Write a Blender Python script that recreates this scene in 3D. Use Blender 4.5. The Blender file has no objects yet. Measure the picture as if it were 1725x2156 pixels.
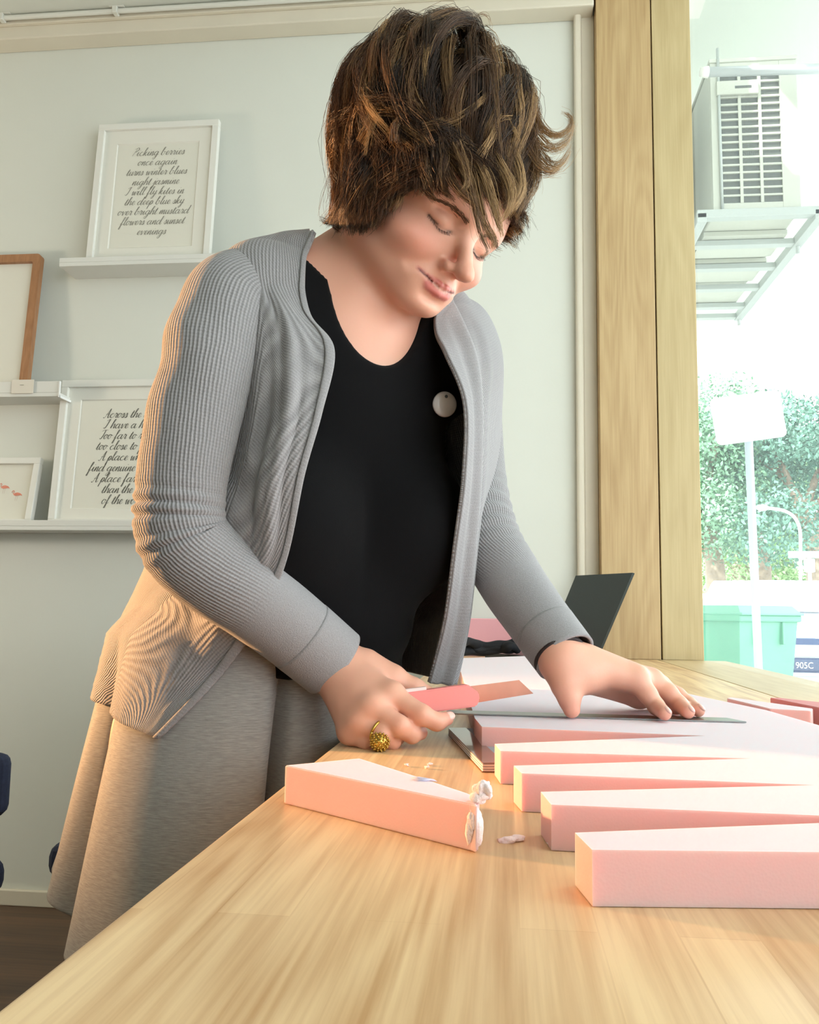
import bpy, bmesh, math, random
import numpy as np
from mathutils import Vector, Matrix
random.seed(7); rng = np.random.default_rng(11)
EXPO = 0.0; SKY = 4.85; SUN = 6.5; WARM = 780.0; WALL_FILL = 32.0
scene = bpy.context.scene
COL = scene.collection

# ---------------------------------------------------------------- camera
F = 1860.; W, H = 1725, 2156
CAM = np.array([0, 0, .875])
_y = math.radians(6.2); _p = math.radians(6.35); _r = math.radians(.8)
FH = np.array([-math.sin(_y), math.cos(_y), 0]); R0 = np.array([math.cos(_y), math.sin(_y), 0]); UP = np.array([0, 0, 1.])
FW = FH*math.cos(_p)+UP*math.sin(_p); U0 = -FH*math.sin(_p)+UP*math.cos(_p)
RT = R0*math.cos(_r)+U0*math.sin(_r); UU = -R0*math.sin(_r)+U0*math.cos(_r)
cd = bpy.data.cameras.new('camera'); cam = bpy.data.objects.new('camera', cd); COL.objects.link(cam)
cd.sensor_fit = 'HORIZONTAL'; cd.sensor_width = 36; cd.lens = F/W*36; cd.clip_start = .02; cd.clip_end = 300
M = Matrix.Identity(4)
for i in range(3):
    M[i][0] = RT[i]; M[i][1] = UU[i]; M[i][2] = -FW[i]; M[i][3] = CAM[i]
cam.matrix_world = M
scene.camera = cam

# ---------------------------------------------------------------- light and exposure
vs = scene.view_settings
vs.view_transform = 'Standard'; vs.look = 'None'; vs.exposure = EXPO; vs.gamma = 1; vs.use_curve_mapping = False
world = bpy.data.worlds.new('world'); scene.world = world; world.use_nodes = True
bg = world.node_tree.nodes['Background']; bg.inputs[0].default_value = (.93, .97, 1, 1); bg.inputs[1].default_value = SKY
def light(name, kind, loc, energy, color, **kw):
    d = bpy.data.lights.new(name, kind); d.energy = energy; d.color = color
    for k, v in kw.items(): setattr(d, k, v)
    o = bpy.data.objects.new(name, d); COL.objects.link(o); o.location = loc
    return o
sun = light('sun', 'SUN', (-3, -4, 8), SUN, (1, .96, .88), angle=.02)
sun.rotation_euler = Vector((.55, .5, -.78)).to_track_quat('-Z', 'Y').to_euler()
spot = light('warm_spot_lamp', 'SPOT', (-2.35, 1.30, 1.22), WARM, (1, .50, .20), spot_size=math.radians(31), spot_blend=.9, shadow_soft_size=.04)
spot.rotation_euler = (Vector((-.43, .98, 1.05))-Vector(spot.location)).to_track_quat('-Z', 'Y').to_euler()

lamp = light('warm_wall_fill', 'POINT', (-2.7, 1.55, 1.35), WALL_FILL, (1, .84, .66), shadow_soft_size=.12)  # unseen fill light, added low at the left to lift the back wall

# ---------------------------------------------------------------- helpers
def P(x, y, d): return CAM+d*(FW+RT*(x-W/2)/F-UU*(y-H/2)/F)
def ray(x, y): return FW+RT*(x-W/2)/F-UU*(y-H/2)/F
def PZ(x, y, z): v = ray(x, y); return CAM+v*((z-CAM[2])/v[2])
def PY(x, y, Y): v = ray(x, y); return CAM+v*((Y-CAM[1])/v[1])
def A(*a): return np.array(a, dtype=float)
def nrm(v): v = np.asarray(v, float); return v/np.linalg.norm(v)
def srgb(r, g, b):
    f = lambda c: (c/255/12.92) if c/255 <= .04045 else ((c/255+.055)/1.055)**2.4
    return (f(r), f(g), f(b), 1)

MATS = {}
def mat(name, col, rough=.6, metal=0, noise=None, bump=None, sss=0, sheen=0, coat=0, emit=0, attr=None, spec=.5, alpha=None):
    """principled material; noise=(scale, amount, stretch xyz) varies the colour, bump=(scale, strength, stretch)"""
    if name in MATS: return MATS[name]
    m = bpy.data.materials.new(name); m.use_nodes = True; MATS[name] = m
    nt = m.node_tree; N = nt.nodes; L = nt.links; b = N['Principled BSDF']
    b.inputs['Base Color'].default_value = col; b.inputs['Roughness'].default_value = rough; b.inputs['Metallic'].default_value = metal
    b.inputs['Specular IOR Level'].default_value = spec
    if sss: b.inputs['Subsurface Weight'].default_value = sss; b.inputs['Subsurface Radius'].default_value = (1, .35, .2); b.inputs['Subsurface Scale'].default_value = .006
    if sheen: b.inputs['Sheen Weight'].default_value = sheen; b.inputs['Sheen Roughness'].default_value = .5
    if coat: b.inputs['Coat Weight'].default_value = coat
    if emit: b.inputs['Emission Color'].default_value = col; b.inputs['Emission Strength'].default_value = emit
    tc = N.new('ShaderNodeTexCoord')
    def tex(sc, stretch, detail=4):
        mp = N.new('ShaderNodeMapping'); mp.inputs['Scale'].default_value = stretch; L.new(tc.outputs['Object'], mp.inputs['Vector'])
        t = N.new('ShaderNodeTexNoise'); t.inputs['Scale'].default_value = sc; t.inputs['Detail'].default_value = detail; L.new(mp.outputs[0], t.inputs['Vector'])
        return t
    src = None
    if attr:
        a = N.new('ShaderNodeAttribute'); a.attribute_name = attr; src = a.outputs['Color']; L.new(src, b.inputs['Base Color'])
    if noise:
        t = tex(noise[0], noise[2] if len(noise) > 2 else (1, 1, 1))
        mr = N.new('ShaderNodeMapRange'); mr.inputs['From Min'].default_value = .3; mr.inputs['From Max'].default_value = .7
        mr.inputs['To Min'].default_value = 1-noise[1]; mr.inputs['To Max'].default_value = 1+noise[1]; L.new(t.outputs['Fac'], mr.inputs['Value'])
        mx = N.new('ShaderNodeMix'); mx.data_type = 'RGBA'; mx.blend_type = 'MULTIPLY'; mx.inputs[0].default_value = 1
        if src: L.new(src, mx.inputs[6])
        else: mx.inputs[6].default_value = col
        L.new(mr.outputs[0], mx.inputs[7]); L.new(mx.outputs[2], b.inputs['Base Color'])
    if bump:
        t = tex(bump[0], bump[2] if len(bump) > 2 else (1, 1, 1), 6)
        bp = N.new('ShaderNodeBump'); bp.inputs['Strength'].default_value = bump[1]; bp.inputs['Distance'].default_value = .002
        L.new(t.outputs['Fac'], bp.inputs['Height']); L.new(bp.outputs[0], b.inputs['Normal'])
    return m

def wood(name, c1, c2, axis, scale=1., rough=.4, staves=None, bump=.08):
    """oak: long grain along axis, cathedral bands and pores; staves=(width,length) tints glued strips"""
    m = bpy.data.materials.new(name); m.use_nodes = True; MATS[name] = m
    nt = m.node_tree; N = nt.nodes; L = nt.links; b = N['Principled BSDF']; b.inputs['Roughness'].default_value = rough
    tc = N.new('ShaderNodeTexCoord')
    def mapped(s):
        mp = N.new('ShaderNodeMapping'); v = [s[0]]*3; v[axis] = s[1]; mp.inputs['Scale'].default_value = v; L.new(tc.outputs['Object'], mp.inputs[0]); return mp
    n1 = N.new('ShaderNodeTexNoise'); n1.inputs['Scale'].default_value = 1; n1.inputs['Detail'].default_value = 5; n1.inputs['Distortion'].default_value = .6
    L.new(mapped((28*scale, 2.2*scale)).outputs[0], n1.inputs[0])
    n2 = N.new('ShaderNodeTexNoise'); n2.inputs['Scale'].default_value = 1; n2.inputs['Detail'].default_value = 6
    L.new(mapped((220*scale, 5*scale)).outputs[0], n2.inputs[0])
    wv = N.new('ShaderNodeTexNoise'); wv.inputs['Scale'].default_value = 1; wv.inputs['Detail'].default_value = 1; L.new(mapped((7*scale, .9*scale)).outputs[0], wv.inputs[0])
    sn = N.new('ShaderNodeMath'); sn.operation = 'MULTIPLY'; sn.inputs[1].default_value = 70; L.new(wv.outputs['Fac'], sn.inputs[0])
    s2 = N.new('ShaderNodeMath'); s2.operation = 'SINE'; L.new(sn.outputs[0], s2.inputs[0])
    def mul(a, k):
        q = N.new('ShaderNodeMath'); q.operation = 'MULTIPLY'; q.inputs[1].default_value = k; L.new(a, q.inputs[0]); return q.outputs[0]
    def add(a, c):
        q = N.new('ShaderNodeMath'); q.operation = 'ADD'; L.new(a, q.inputs[0]); L.new(c, q.inputs[1]); return q.outputs[0]
    f = add(add(mul(n1.outputs['Fac'], .75), mul(n2.outputs['Fac'], .55)), mul(s2.outputs[0], .06))
    if staves:
        br = N.new('ShaderNodeTexBrick'); mp = N.new('ShaderNodeMapping')
        if axis == 1: mp.inputs['Rotation'].default_value = (0, 0, math.pi/2)
        L.new(tc.outputs['Object'], mp.inputs[0]); L.new(mp.outputs[0], br.inputs[0])
        br.inputs['Color1'].default_value = (0, 0, 0, 1); br.inputs['Color2'].default_value = (1, 1, 1, 1); br.inputs['Mortar'].default_value = (.15, .15, .15, 1)
        br.inputs['Scale'].default_value = 1; br.inputs['Mortar Size'].default_value = .0004; br.inputs['Brick Width'].default_value = staves[1]; br.inputs['Row Height'].default_value = staves[0]
        f = add(f, mul(br.outputs['Color'], .16))
    rp = N.new('ShaderNodeValToRGB'); rp.color_ramp.elements[0].position = .42; rp.color_ramp.elements[0].color = c1; rp.color_ramp.elements[1].position = .92; rp.color_ramp.elements[1].color = c2
    L.new(f, rp.inputs[0]); L.new(rp.outputs[0], b.inputs['Base Color'])
    bp = N.new('ShaderNodeBump'); bp.inputs['Strength'].default_value = bump; bp.inputs['Distance'].default_value = .001; L.new(n2.outputs['Fac'], bp.inputs['Height']); L.new(bp.outputs[0], b.inputs['Normal'])
    return m

ORG = {}
def tag(o, label=None, cat=None, group=None, kind=None):
    if label: o['label'] = label
    if cat: o['category'] = cat
    if group: o['group'] = group
    if kind: o['kind'] = kind
    return o
def empty(name, loc, label=None, cat=None, group=None, parent=None):
    o = bpy.data.objects.new(name, None); COL.objects.link(o); o.empty_display_size = .05
    base = ORG[parent] if parent else np.zeros(3)
    o.location = np.array(loc)-base; o.parent = parent; ORG[o] = np.array(loc, float)
    return tag(o, label, cat, group)
def mk(name, V, Fc, m, parent=None, smooth=False, origin=None, uv=None, cols=None, **tg):
    """world-space verts -> ONE mesh object under parent"""
    V = np.asarray(V, float)
    if origin is None:
        origin = ORG[parent] if parent is not None else A(*(V[:, :2].min(0)+V[:, :2].max(0))/2, V[:, 2].min())
    me = bpy.data.meshes.new(name)
    if isinstance(Fc, np.ndarray):
        n, k = Fc.shape
        me.vertices.add(len(V)); me.vertices.foreach_set('co', (V-origin).astype(np.float32).ravel())
        me.loops.add(n*k); me.loops.foreach_set('vertex_index', Fc.astype(np.int32).ravel())
        me.polygons.add(n); me.polygons.foreach_set('loop_start', np.arange(0, n*k, k, dtype=np.int32))
        me.update(calc_edges=True); me.validate()
    else:
        me.from_pydata((V-origin).tolist(), [], [list(map(int, f)) for f in Fc]); me.update()
    if smooth: me.polygons.foreach_set('use_smooth', np.ones(len(me.polygons), bool))
    if uv is not None:   # per-vertex uv
        ul = me.uv_layers.new(name='UVMap'); li = np.zeros(len(me.loops), np.int32); me.loops.foreach_get('vertex_index', li)
        ul.data.foreach_set('uv', np.asarray(uv, np.float32)[li].ravel())
    if cols is not None:
        a = me.color_attributes.new('Col', 'FLOAT_COLOR', 'POINT'); c = np.ones((len(V), 4), np.float32); c[:, :3] = cols; a.data.foreach_set('color', c.ravel())
    for q in (m if isinstance(m, (list, tuple)) else [m]): me.materials.append(q)
    o = bpy.data.objects.new(name, me); COL.objects.link(o)
    if parent is not None: o.parent = parent; o.location = origin-ORG[parent]
    else: o.location = origin
    ORG[o] = np.array(origin, float)
    return tag(o, **tg)
def vf(bm):
    bm.verts.ensure_lookup_table(); bm.faces.ensure_lookup_table(); bm.verts.index_update()
    V = np.array([v.co[:] for v in bm.verts]); Fc = [[v.index for v in f.verts] for f in bm.faces]; bm.free(); return V, Fc
def boxvf(a, b, bev=0, seg=2):
    a = np.minimum(a, b).astype(float) if True else a; 
    return _box(np.asarray(a, float), np.asarray(b, float), bev, seg)
def _box(a, b, bev, seg):
    lo = np.minimum(a, b); hi = np.maximum(a, b)
    bm = bmesh.new(); bmesh.ops.create_cube(bm, size=1)
    for v in bm.verts: v.co = Vector(lo+(np.array(v.co[:])+.5)*(hi-lo))
    if bev: bmesh.ops.bevel(bm, geom=list(bm.edges), offset=bev, segments=seg, affect='EDGES', profile=.5)
    return vf(bm)
def box(name, a, b, m, parent=None, bev=0, **tg):
    a = np.asarray(a, float); b = np.asarray(b, float)
    V, Fc = _box(a, b, bev, 2); return mk(name, V, Fc, m, parent, **tg)
def merge(*parts):
    Vs = []; Fs = []; n = 0
    for V, Fc in parts:
        Vs.append(np.asarray(V, float)); Fs += [[int(i)+n for i in f] for f in Fc]; n += len(V)
    return np.vstack(Vs), Fs
def prism(poly, z0, z1, axis_v=None):
    """polygon (n,3 or n,2) extruded between z0,z1; returns V,F"""
    p = np.array([[q[0], q[1]] for q in poly], float); n = len(p)
    V = np.vstack([np.c_[p, np.full(n, z0)], np.c_[p, np.full(n, z1)]])
    ar = .5*sum(p[i, 0]*p[(i+1) % n, 1]-p[(i+1) % n, 0]*p[i, 1] for i in range(n))
    o = range(n) if ar > 0 else range(n-1, -1, -1); o = list(o)
    Fc = [[i for i in reversed(o)], [i+n for i in o]]
    for k in range(n): i, j = o[k], o[(k+1) % n]; Fc.append([i, j, j+n, i+n])
    return V, Fc
def spline(pts, n):
    """Catmull-Rom through pts (k,d) -> n samples"""
    p = np.asarray(pts, float); k = len(p)
    if k == 2:
        t = np.linspace(0, 1, n)[:, None]; return p[0]*(1-t)+p[1]*t
    q = np.vstack([2*p[0]-p[1], p, 2*p[-1]-p[-2]])
    t = np.linspace(0, k-1, n); i = np.minimum(t.astype(int), k-2); u = (t-i)[:, None]
    a, b, c, d = q[i], q[i+1], q[i+2], q[i+3]
    return .5*((2*b)+(-a+c)*u+(2*a-5*b+4*c-d)*u*u+(-a+3*b-3*c+d)*u**3)
def frames(path):
    T = np.gradient(path, axis=0); T /= np.linalg.norm(T, axis=1)[:, None]+1e-12
    ref = A(0, 0, 1) if abs(T[0][2]) < .9 else A(1, 0, 0)
    n = nrm(np.cross(T[0], ref)); Ns = [n]
    for t in T[1:]:
        n = n-t*(n@t); n = nrm(n); Ns.append(n)
    Ns = np.array(Ns); return T, Ns, np.cross(T, Ns)
def tube(path, rad, seg=8, cap=True):
    path = np.asarray(path, float); n = len(path); rad = np.broadcast_to(np.asarray(rad, float), (n,))
    T, Nn, B = frames(path); an = np.arange(seg)*2*math.pi/seg
    V = (path[:, None]+rad[:, None, None]*(np.cos(an)[None, :, None]*Nn[:, None]+np.sin(an)[None, :, None]*B[:, None])).reshape(-1, 3)
    Fc = [[i*seg+j, i*seg+(j+1) % seg, (i+1)*seg+(j+1) % seg, (i+1)*seg+j] for i in range(n-1) for j in range(seg)]
    if cap: Fc += [[j for j in reversed(range(seg))], [(n-1)*seg+j for j in range(seg)]]
    return V, Fc
def gridfaces(nu, nv, wrap=False):
    i, j = np.meshgrid(np.arange(nu-1), np.arange(nv if wrap else nv-1), indexing='ij'); i = i.ravel(); j = j.ravel(); k = (j+1) % nv
    return np.stack([i*nv+j, i*nv+k, (i+1)*nv+k, (i+1)*nv+j], 1)
def solidify(o, t, off=0):
    md = o.modifiers.new('thickness', 'SOLIDIFY'); md.thickness = t; md.offset = off; return o

# ================================================================ the room
HAZE = .055; WYS = -1.0; WY = 2.569; PYF = 2.505; GX = .548; TZ = .75
plaster = mat('painted_plaster', srgb(221, 224, 216), .75, noise=(3, .015), bump=(160, .06))
white_paint = mat('white_paint', srgb(228, 228, 222), .5, bump=(90, .03))
trim_paint = mat('trim_paint', srgb(224, 217, 200), .5, noise=(6, .02))
floor_m = wood('dark_floor', srgb(58, 42, 32), srgb(104, 76, 54), 0, .6, .45, staves=(.09, .9))
oak_post = wood('oak_post', srgb(174, 144, 100), srgb(200, 173, 128), 2, 1.3, .5)
oak_post2 = wood('oak_post_lit', srgb(180, 159, 115), srgb(200, 181, 137), 2, 1.3, .5)  # same oak as the other board, window light put into its paler colour
oak_top = wood('oak_tabletop', srgb(188, 140, 92), srgb(242, 210, 164), 1, 1.35, .36, staves=(.031, .42), bump=.05)
oak_sill = wood('oak_sill', srgb(194, 166, 122), srgb(214, 190, 148), 1, 1.2, .4)
S = dict(kind='structure')
box('floor', (-3.6, -2.6, -.05), (GX+.02, 2.62, 0), floor_m, **S)
box('wall_back', (-3.6, WY, 0), (GX-.002, WY+.12, 2.83), plaster, **S)
box('wall_left', (-3.72, -2.6, 0), (-3.6, 2.68, 2.83), plaster, **S)
box('wall_front', (-3.6, -2.72, 0), (GX, -2.6, 2.83), plaster, **S)
box('ceiling', (-3.7, -2.7, 2.745), (GX+.06, 2.68, 2.87), plaster, **S)
V, Fc = merge(_box(A(-3.6, WY-.07, 2.682), A(.262, WY, 2.745), .004, 2), _box(A(-3.6, WY-.085, 2.722), A(.262, WY-.07, 2.745), .003, 2))
mk('trim_1', V, Fc, trim_paint, **S)
box('baseboard_back', (-3.6, WY-.014, 0), (.2, WY, .045), trim_paint, bev=.003, **S)
# upright trim left of the timber cladding, with its rounded nose
V, Fc = merge(_box(A(.206, WY-.03, 0), A(.228, WY, 2.69), .008, 3), _box(A(.228, WY-.012, 0), A(.268, WY, 2.69), .002, 1))
mk('trim_2', V, Fc, trim_paint, **S)
# timber cladding at the end of the counter: two boards with an open joint
tp = empty('trim_3', (.4, PYF+.03, TZ)); tag(tp, kind='structure')
box('board', (.268, PYF, TZ), (.4265, WY-.002, 2.745), oak_post, tp, bev=.0015)
box('board', (.4305, PYF+.002, TZ), (.541, WY-.002, 2.745), oak_post2, tp, bev=.0015)
box('joint_backing', (.425, PYF+.012, TZ), (.432, WY-.004, 2.745), mat('joint_dark', srgb(70, 54, 36), .9), tp)
# shopfront on the right: low wall, oak sill, glass, head
box('wall_right', (GX-.11, -2.6, 0), (GX+.06, PYF+.06, .71), plaster, **S)
wn = empty('window_1', (GX, 0, TZ)); tag(wn, kind='structure')
box('window_sill', (.4185, -2.6, .711), (GX+.05, PYF, TZ), oak_sill, wn, bev=.0015)
m = bpy.data.materials.new('window_glass'); m.use_nodes = True; nt = m.node_tree; nt.nodes.clear()
o_ = nt.nodes.new('ShaderNodeOutputMaterial'); mx = nt.nodes.new('ShaderNodeMixShader'); tr = nt.nodes.new('ShaderNodeBsdfTransparent'); gl = nt.nodes.new('ShaderNodeBsdfGlossy'); lw = None
mx.inputs[0].default_value = .05; gl.inputs['Roughness'].default_value = .01; tr.inputs[0].default_value = (.95, .98, .97, 1)
nt.links.new(tr.outputs[0], mx.inputs[1]); nt.links.new(gl.outputs[0], mx.inputs[2]); tl_ = nt.nodes.new('ShaderNodeBsdfTranslucent'); tl_.inputs[0].default_value = (.80, .93, 1, 1); mx2 = nt.nodes.new('ShaderNodeMixShader'); mx2.inputs[0].default_value = HAZE
nt.links.new(mx.outputs[0], mx2.inputs[1]); nt.links.new(tl_.outputs[0], mx2.inputs[2]); nt.links.new(mx2.outputs[0], o_.inputs[0])   # glare haze over the outdoor view, put into the glass as a translucent share
MATS['window_glass'] = m
box('wall_light_blocker', (GX-.06, -2.6, TZ), (GX+.06, WYS, 2.745), plaster, **S)  # unseen stretch of wall, added to cut daylight falling from the front
mk('pane', [(GX, WYS, TZ), (GX, PYF+.01, TZ), (GX, PYF+.01, 2.745), (GX, WYS, 2.745)], [[0, 1, 2, 3]], m, wn)
# surface conduit under the ceiling
cp = mat('conduit_white', srgb(226, 226, 218), .45)
cpts = [PY(x, y, WY-.11) for x, y in ((-400, 62), (0, 47), (240, 36), (620, 19), (1180, -8))]
cz = 2.733
cd_ = empty('electrical_conduit', cpts[0], 'thin white electrical conduit running along the top of the back wall', 'conduit')
path = np.array([[q[0], WY-.1, cz] for q in cpts])
mk('pipe', *tube(path, .008, 10), cp, cd_, True)
for i in (1, 2):
    c = path[i]; mk('clip', *merge(_box(c-A(.008, .012, .011), c+A(.008, .012, .012), .002, 1), _box(c-A(.018, .012, -.0095), c+A(.03, .012, .012), .001, 1)), cp, cd_)

# ================================================================ work counter
tb = empty('work_table', (.13, 1.0, 0), 'long oak counter table with a pale wood grain top along the window', 'table')
box('tabletop', (-.156, -.6, .712), (.4165, PYF-.002, TZ), oak_top, tb, bev=.0018)
for x in (-.10, .36):
    for y in (-.5, 1.25, 2.43): box('leg', (x-.03, y-.03, 0), (x+.03, y+.03, .711), oak_top, tb, bev=.003)
for x in (-.10, .36): box('rail', (x-.011, -.47, .64), (x+.011, 2.4, .711), oak_top, tb, bev=.002)

# ================================================================ picture ledges
ledge_m = mat('ledge_white', srgb(226, 227, 222), .5)
def ledge(xl, xr, z0, z1, label):
    e = empty('picture_ledge', ((xl+xr)/2, WY, z0), label, 'shelf', 'white picture ledges on the back wall')
    yb = WY-.0005; yf = 2.463
    box('shelf_board', (xl, yf, z0), (xr, yb, z0+.012), ledge_m, e, bev=.001)
    box('front_lip', (xl, yf, z0+.0122), (xr, yf+.01, z1), ledge_m, e, bev=.001)
    box('back_rail', (xl, yb-.012, z0+.0122), (xr, yb, z0+.035), ledge_m, e, bev=.001)
    return z0+.0125
yl = 2.463
l1 = ledge(PY(125, 550, yl)[0], -.55, PY(125, 561, yl)[2], PY(125, 543, yl)[2], 'upper white picture ledge holding the framed berry poem')
l2 = ledge(-2.35, PY(125, 820, yl)[0], PY(60, 835, yl)[2], PY(60, 803, yl)[2], 'short white picture ledge at left edge under the oak frame')
l3 = ledge(-2.35, -.72, PY(60, 1116, yl)[2], PY(60, 1095, yl)[2], 'lowest white picture ledge carrying the flamingo print')

# ---- cursive lettering: one stroke font (units of x-height)
G = {'a': '9,8 5,10 1,5 3,0 7,3 9,10 8.5,2 10.5,0 13,3|12.5', 'b': '0,2 4,14 5.5,20 3,18 1.5,3 5,0 8,5 5.5,9 9,8 11,8|11', 'c': '8,8 5,10 1,5 4,0 8,1.5 10,3|9.5',
 'd': '9,8 5,10 1,5 3,0 7,3 11,20 9,2 11,0 13,3|12.5', 'e': '0,2 5,5 6.5,8.5 4,10 1.5,5 4,0 8.5,3|8', 'f': '0,2 5,14 6,20 3.5,18 2,0 .5,-9 3,-8 3,0 7,3|7',
 'g': '9,8 5,10 1,5 3,.5 7,3 9,10 7.5,-5 4,-10 2,-7 7,-1 12,3|11.5', 'h': '0,2 4,14 5.5,20 3,18 1,0 4,8 7,10 7.5,5 7.5,0 10.5,3|10', 'i': '0,2 3,10 2.5,2 4.5,0 7,3;4,14 5,15|6.5',
 'j': '0,2 4,10 2,-6 -1,-10 -1,-6 6,3;5,14 6,15|5.5', 'k': '0,2 4,14 5.5,20 3,18 1,0 4,8 6.5,9.5 4,5 7,0 10,3|9.5', 'l': '0,2 4.5,14 5.5,20 3,18 2,3 4,0 6.5,3|6',
 'm': '0,2 2,10 1.5,0 4,8 6,10 6,0 8.5,8 10.5,10 10.5,1 12,0 14,3|13.5', 'n': '0,2 2,10 1.5,0 4,8 6.5,10 6.5,1 8,0 10,3|9.5', 'o': '6,9.5 3,10 .5,5 3,0 6.5,4 5.5,9.5 8,8 10,8|9',
 'p': '0,2 3,10 1.5,0 0,-10 2,4 5,10 7.5,6 5,.5 3,1 9,3|9', 'r': '0,2 2.5,11 3.5,9 6,9 5,2 6.5,0 8.5,3|8', 's': '0,2 3.5,10.5 5,5 4,0 1,1 5,1 7.5,3|7', 't': '0,2 4,16 2.5,2 4.5,0 7,3;1,11.5 6,12|6.5',
 'u': '0,2 2,10 1.5,2 3.5,0 6.5,4 7.5,10 7,2 8.5,0 10.5,3|10', 'v': '0,6 2,10 3,2 4,0 7.5,9 10,8|9', 'w': '0,6 2,10 2,2 3.5,0 6.5,9 6.5,2 8,0 11,9 13,8|12', 'y': '0,2 2,10 2,3 4,.5 7,5 8,10 5.5,-6 2,-10 2,-6 10,3|9.5',
 'P': '2,0 5,10 7,20;2,17 9,21 12,16 6,10|11', 'I': '0,17 5,20 8,19.5;6,20 4,6 1,0 -2,2|8', 'A': '-1,1 2,0 6,12 9,21 8.5,10 9,1 11,0 13,3;2,8 11,8.5|12.5', 'T': '0,17 4,20 12,20;7.5,20 6,7 3,0 0,2|9', ' ': '|6'}
def lettering(lines, xh, pitch):
    """ribbon strokes in (u,v) metres, lines centred on u=0, first baseline v=0"""
    Vs = []; Fs = []
    for li, text in enumerate(lines):
        wd = sum(float(G[c].split('|')[1]) for c in text)*xh/10; x = -wd/2
        for c in text:
            st, adv = G[c].split('|')
            for s in st.split(';'):
                if not s: continue
                p = np.array([[float(t) for t in q.split(',')] for q in s.split()])*xh/10
                q = spline(p, max(4, 4*len(p))); q = np.c_[q[:, 0]+.36*q[:, 1]+x, q[:, 1]-li*pitch]
                d = np.gradient(q, axis=0); d /= np.linalg.norm(d, axis=1)[:, None]+1e-9
                w = xh*(.035+.062*np.clip(-d[:, 1], 0, 1)); nn = np.c_[-d[:, 1], d[:, 0]]*w[:, None]
                b = len(Vs)
                for i in range(len(q)): Vs += [q[i]+nn[i], q[i]-nn[i]]
                Fs += [[b+2*i+1, b+2*i+3, b+2*i+2, b+2*i] for i in range(len(q)-1)]
            x += float(adv)*xh/10
    return np.array(Vs), Fs
paper_m = mat('print_paper', srgb(226, 225, 214), .8); matb_m = mat('mat_board', srgb(230, 229, 220), .85); ink_m = mat('grey_ink', srgb(142, 140, 130), .8)
frame_white = mat('frame_white', srgb(232, 232, 226), .45)
def picture(name, label, bl, w, h, border, mw, fm, bz, depth=.02, matwin=None, r=0):
    """frame leaning on the wall: local (u right, v up along the frame, n out of the wall)"""
    lean = math.asin(min(.4, (WY-.004-depth-(bl[1]))/h)) if True else 0
    ex = A(1, 0, 0); ev = A(0, math.sin(lean), math.cos(lean)); en = A(0, -math.cos(lean), math.sin(lean))
    e = empty(name, bl+ex*w/2, label, 'picture')
    T = lambda V: bl+V[:, :1]*ex+V[:, 1:2]*ev+V[:, 2:3]*en
    if r:   # rounded outer corners
        def rr(x0, y0, x1, y1, r):
            o = []
            for cx, cy, a in ((x1-r, y0+r, -90), (x1-r, y1-r, 0), (x0+r, y1-r, 90), (x0+r, y0+r, 180)):
                for k in range(6): t = math.radians(a+18*k); o.append((cx+r*math.cos(t), cy+r*math.sin(t)))
            return o
        oo = rr(0, 0, w, h, r); ii = rr(border, border, w-border, h-border, r*.35); n = len(oo)
        V = np.array([(*q, z) for z in (0, depth) for L_ in (oo, ii) for q in L_]); Fc = []
        for i in range(n):
            j = (i+1) % n
            Fc += [[2*n+i, 2*n+j, 3*n+j, 3*n+i], [i, n+i, n+j, j], [i, j, 2*n+j, 2*n+i], [n+j, n+i, 3*n+i, 3*n+j]]
        mk('frame_border', T(V), Fc, fm, e)
    else:
        for a, b in (((0, 0), (w, border)), ((0, h-border), (w, h)), ((0, border), (border, h-border)), ((w-border, border), (w, h-border))):
            V, Fc = _box(A(*a, 0), A(*b, depth), .0012, 1); mk('frame_bar', T(V), Fc, fm, e)
    V, Fc = _box(A(border*.7, border*.7, .001), A(w-border*.7, h-border*.7, .006), 0, 1); mk('print', T(V), Fc, paper_m, e)
    if matwin:
        x0, y0, x1, y1 = matwin; b0 = border*.8; t = .0095
        V = np.array([(b0, b0, t), (w-b0, b0, t), (w-b0, h-b0, t), (b0, h-b0, t), (x0, y0, t), (x1, y0, t), (x1, y1, t), (x0, y1, t), (x0+.003, y0+.003, .0062), (x1-.003, y0+.003, .0062), (x1-.003, y1-.003, .0062), (x0+.003, y1-.003, .0062)])
        Fc = [[0, 1, 5, 4], [1, 2, 6, 5], [2, 3, 7, 6], [3, 0, 4, 7], [4, 5, 9, 8], [5, 6, 10, 9], [6, 7, 11, 10], [7, 4, 8, 11]]
        mk('mat_board', T(V), Fc, matb_m, e)
    return e, T
def base(px, py, l):   # a frame foot on ledge height l
    q = PY(px, py, 2.505); return A(q[0], 2.505, l)
# the berry poem
bl = base(186, 545, l1); w = PY(445, 545, 2.505)[0]-bl[0]; h = PY(200, 268, 2.54)[2]-bl[2]
e, T = picture('picture', 'white framed berry poem in grey handwriting on the upper ledge', bl, w, h, .021, 0, frame_white, 0, matwin=(.062, .055, w-.062, h-.066))
LV, LF = lettering(['Picking berries', 'once again', 'turns winter blues', 'night jasmine', 'I will fly kites in', 'the deep blue sky', 'over bright mustard', 'flowers and sunset', 'evenings'], .0135, .0338)
mk('lettering', T(np.c_[LV[:, 0]+w*.5, LV[:, 1]+h-.108, np.full(len(LV), .0066)]), LF, ink_m, e)
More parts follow.
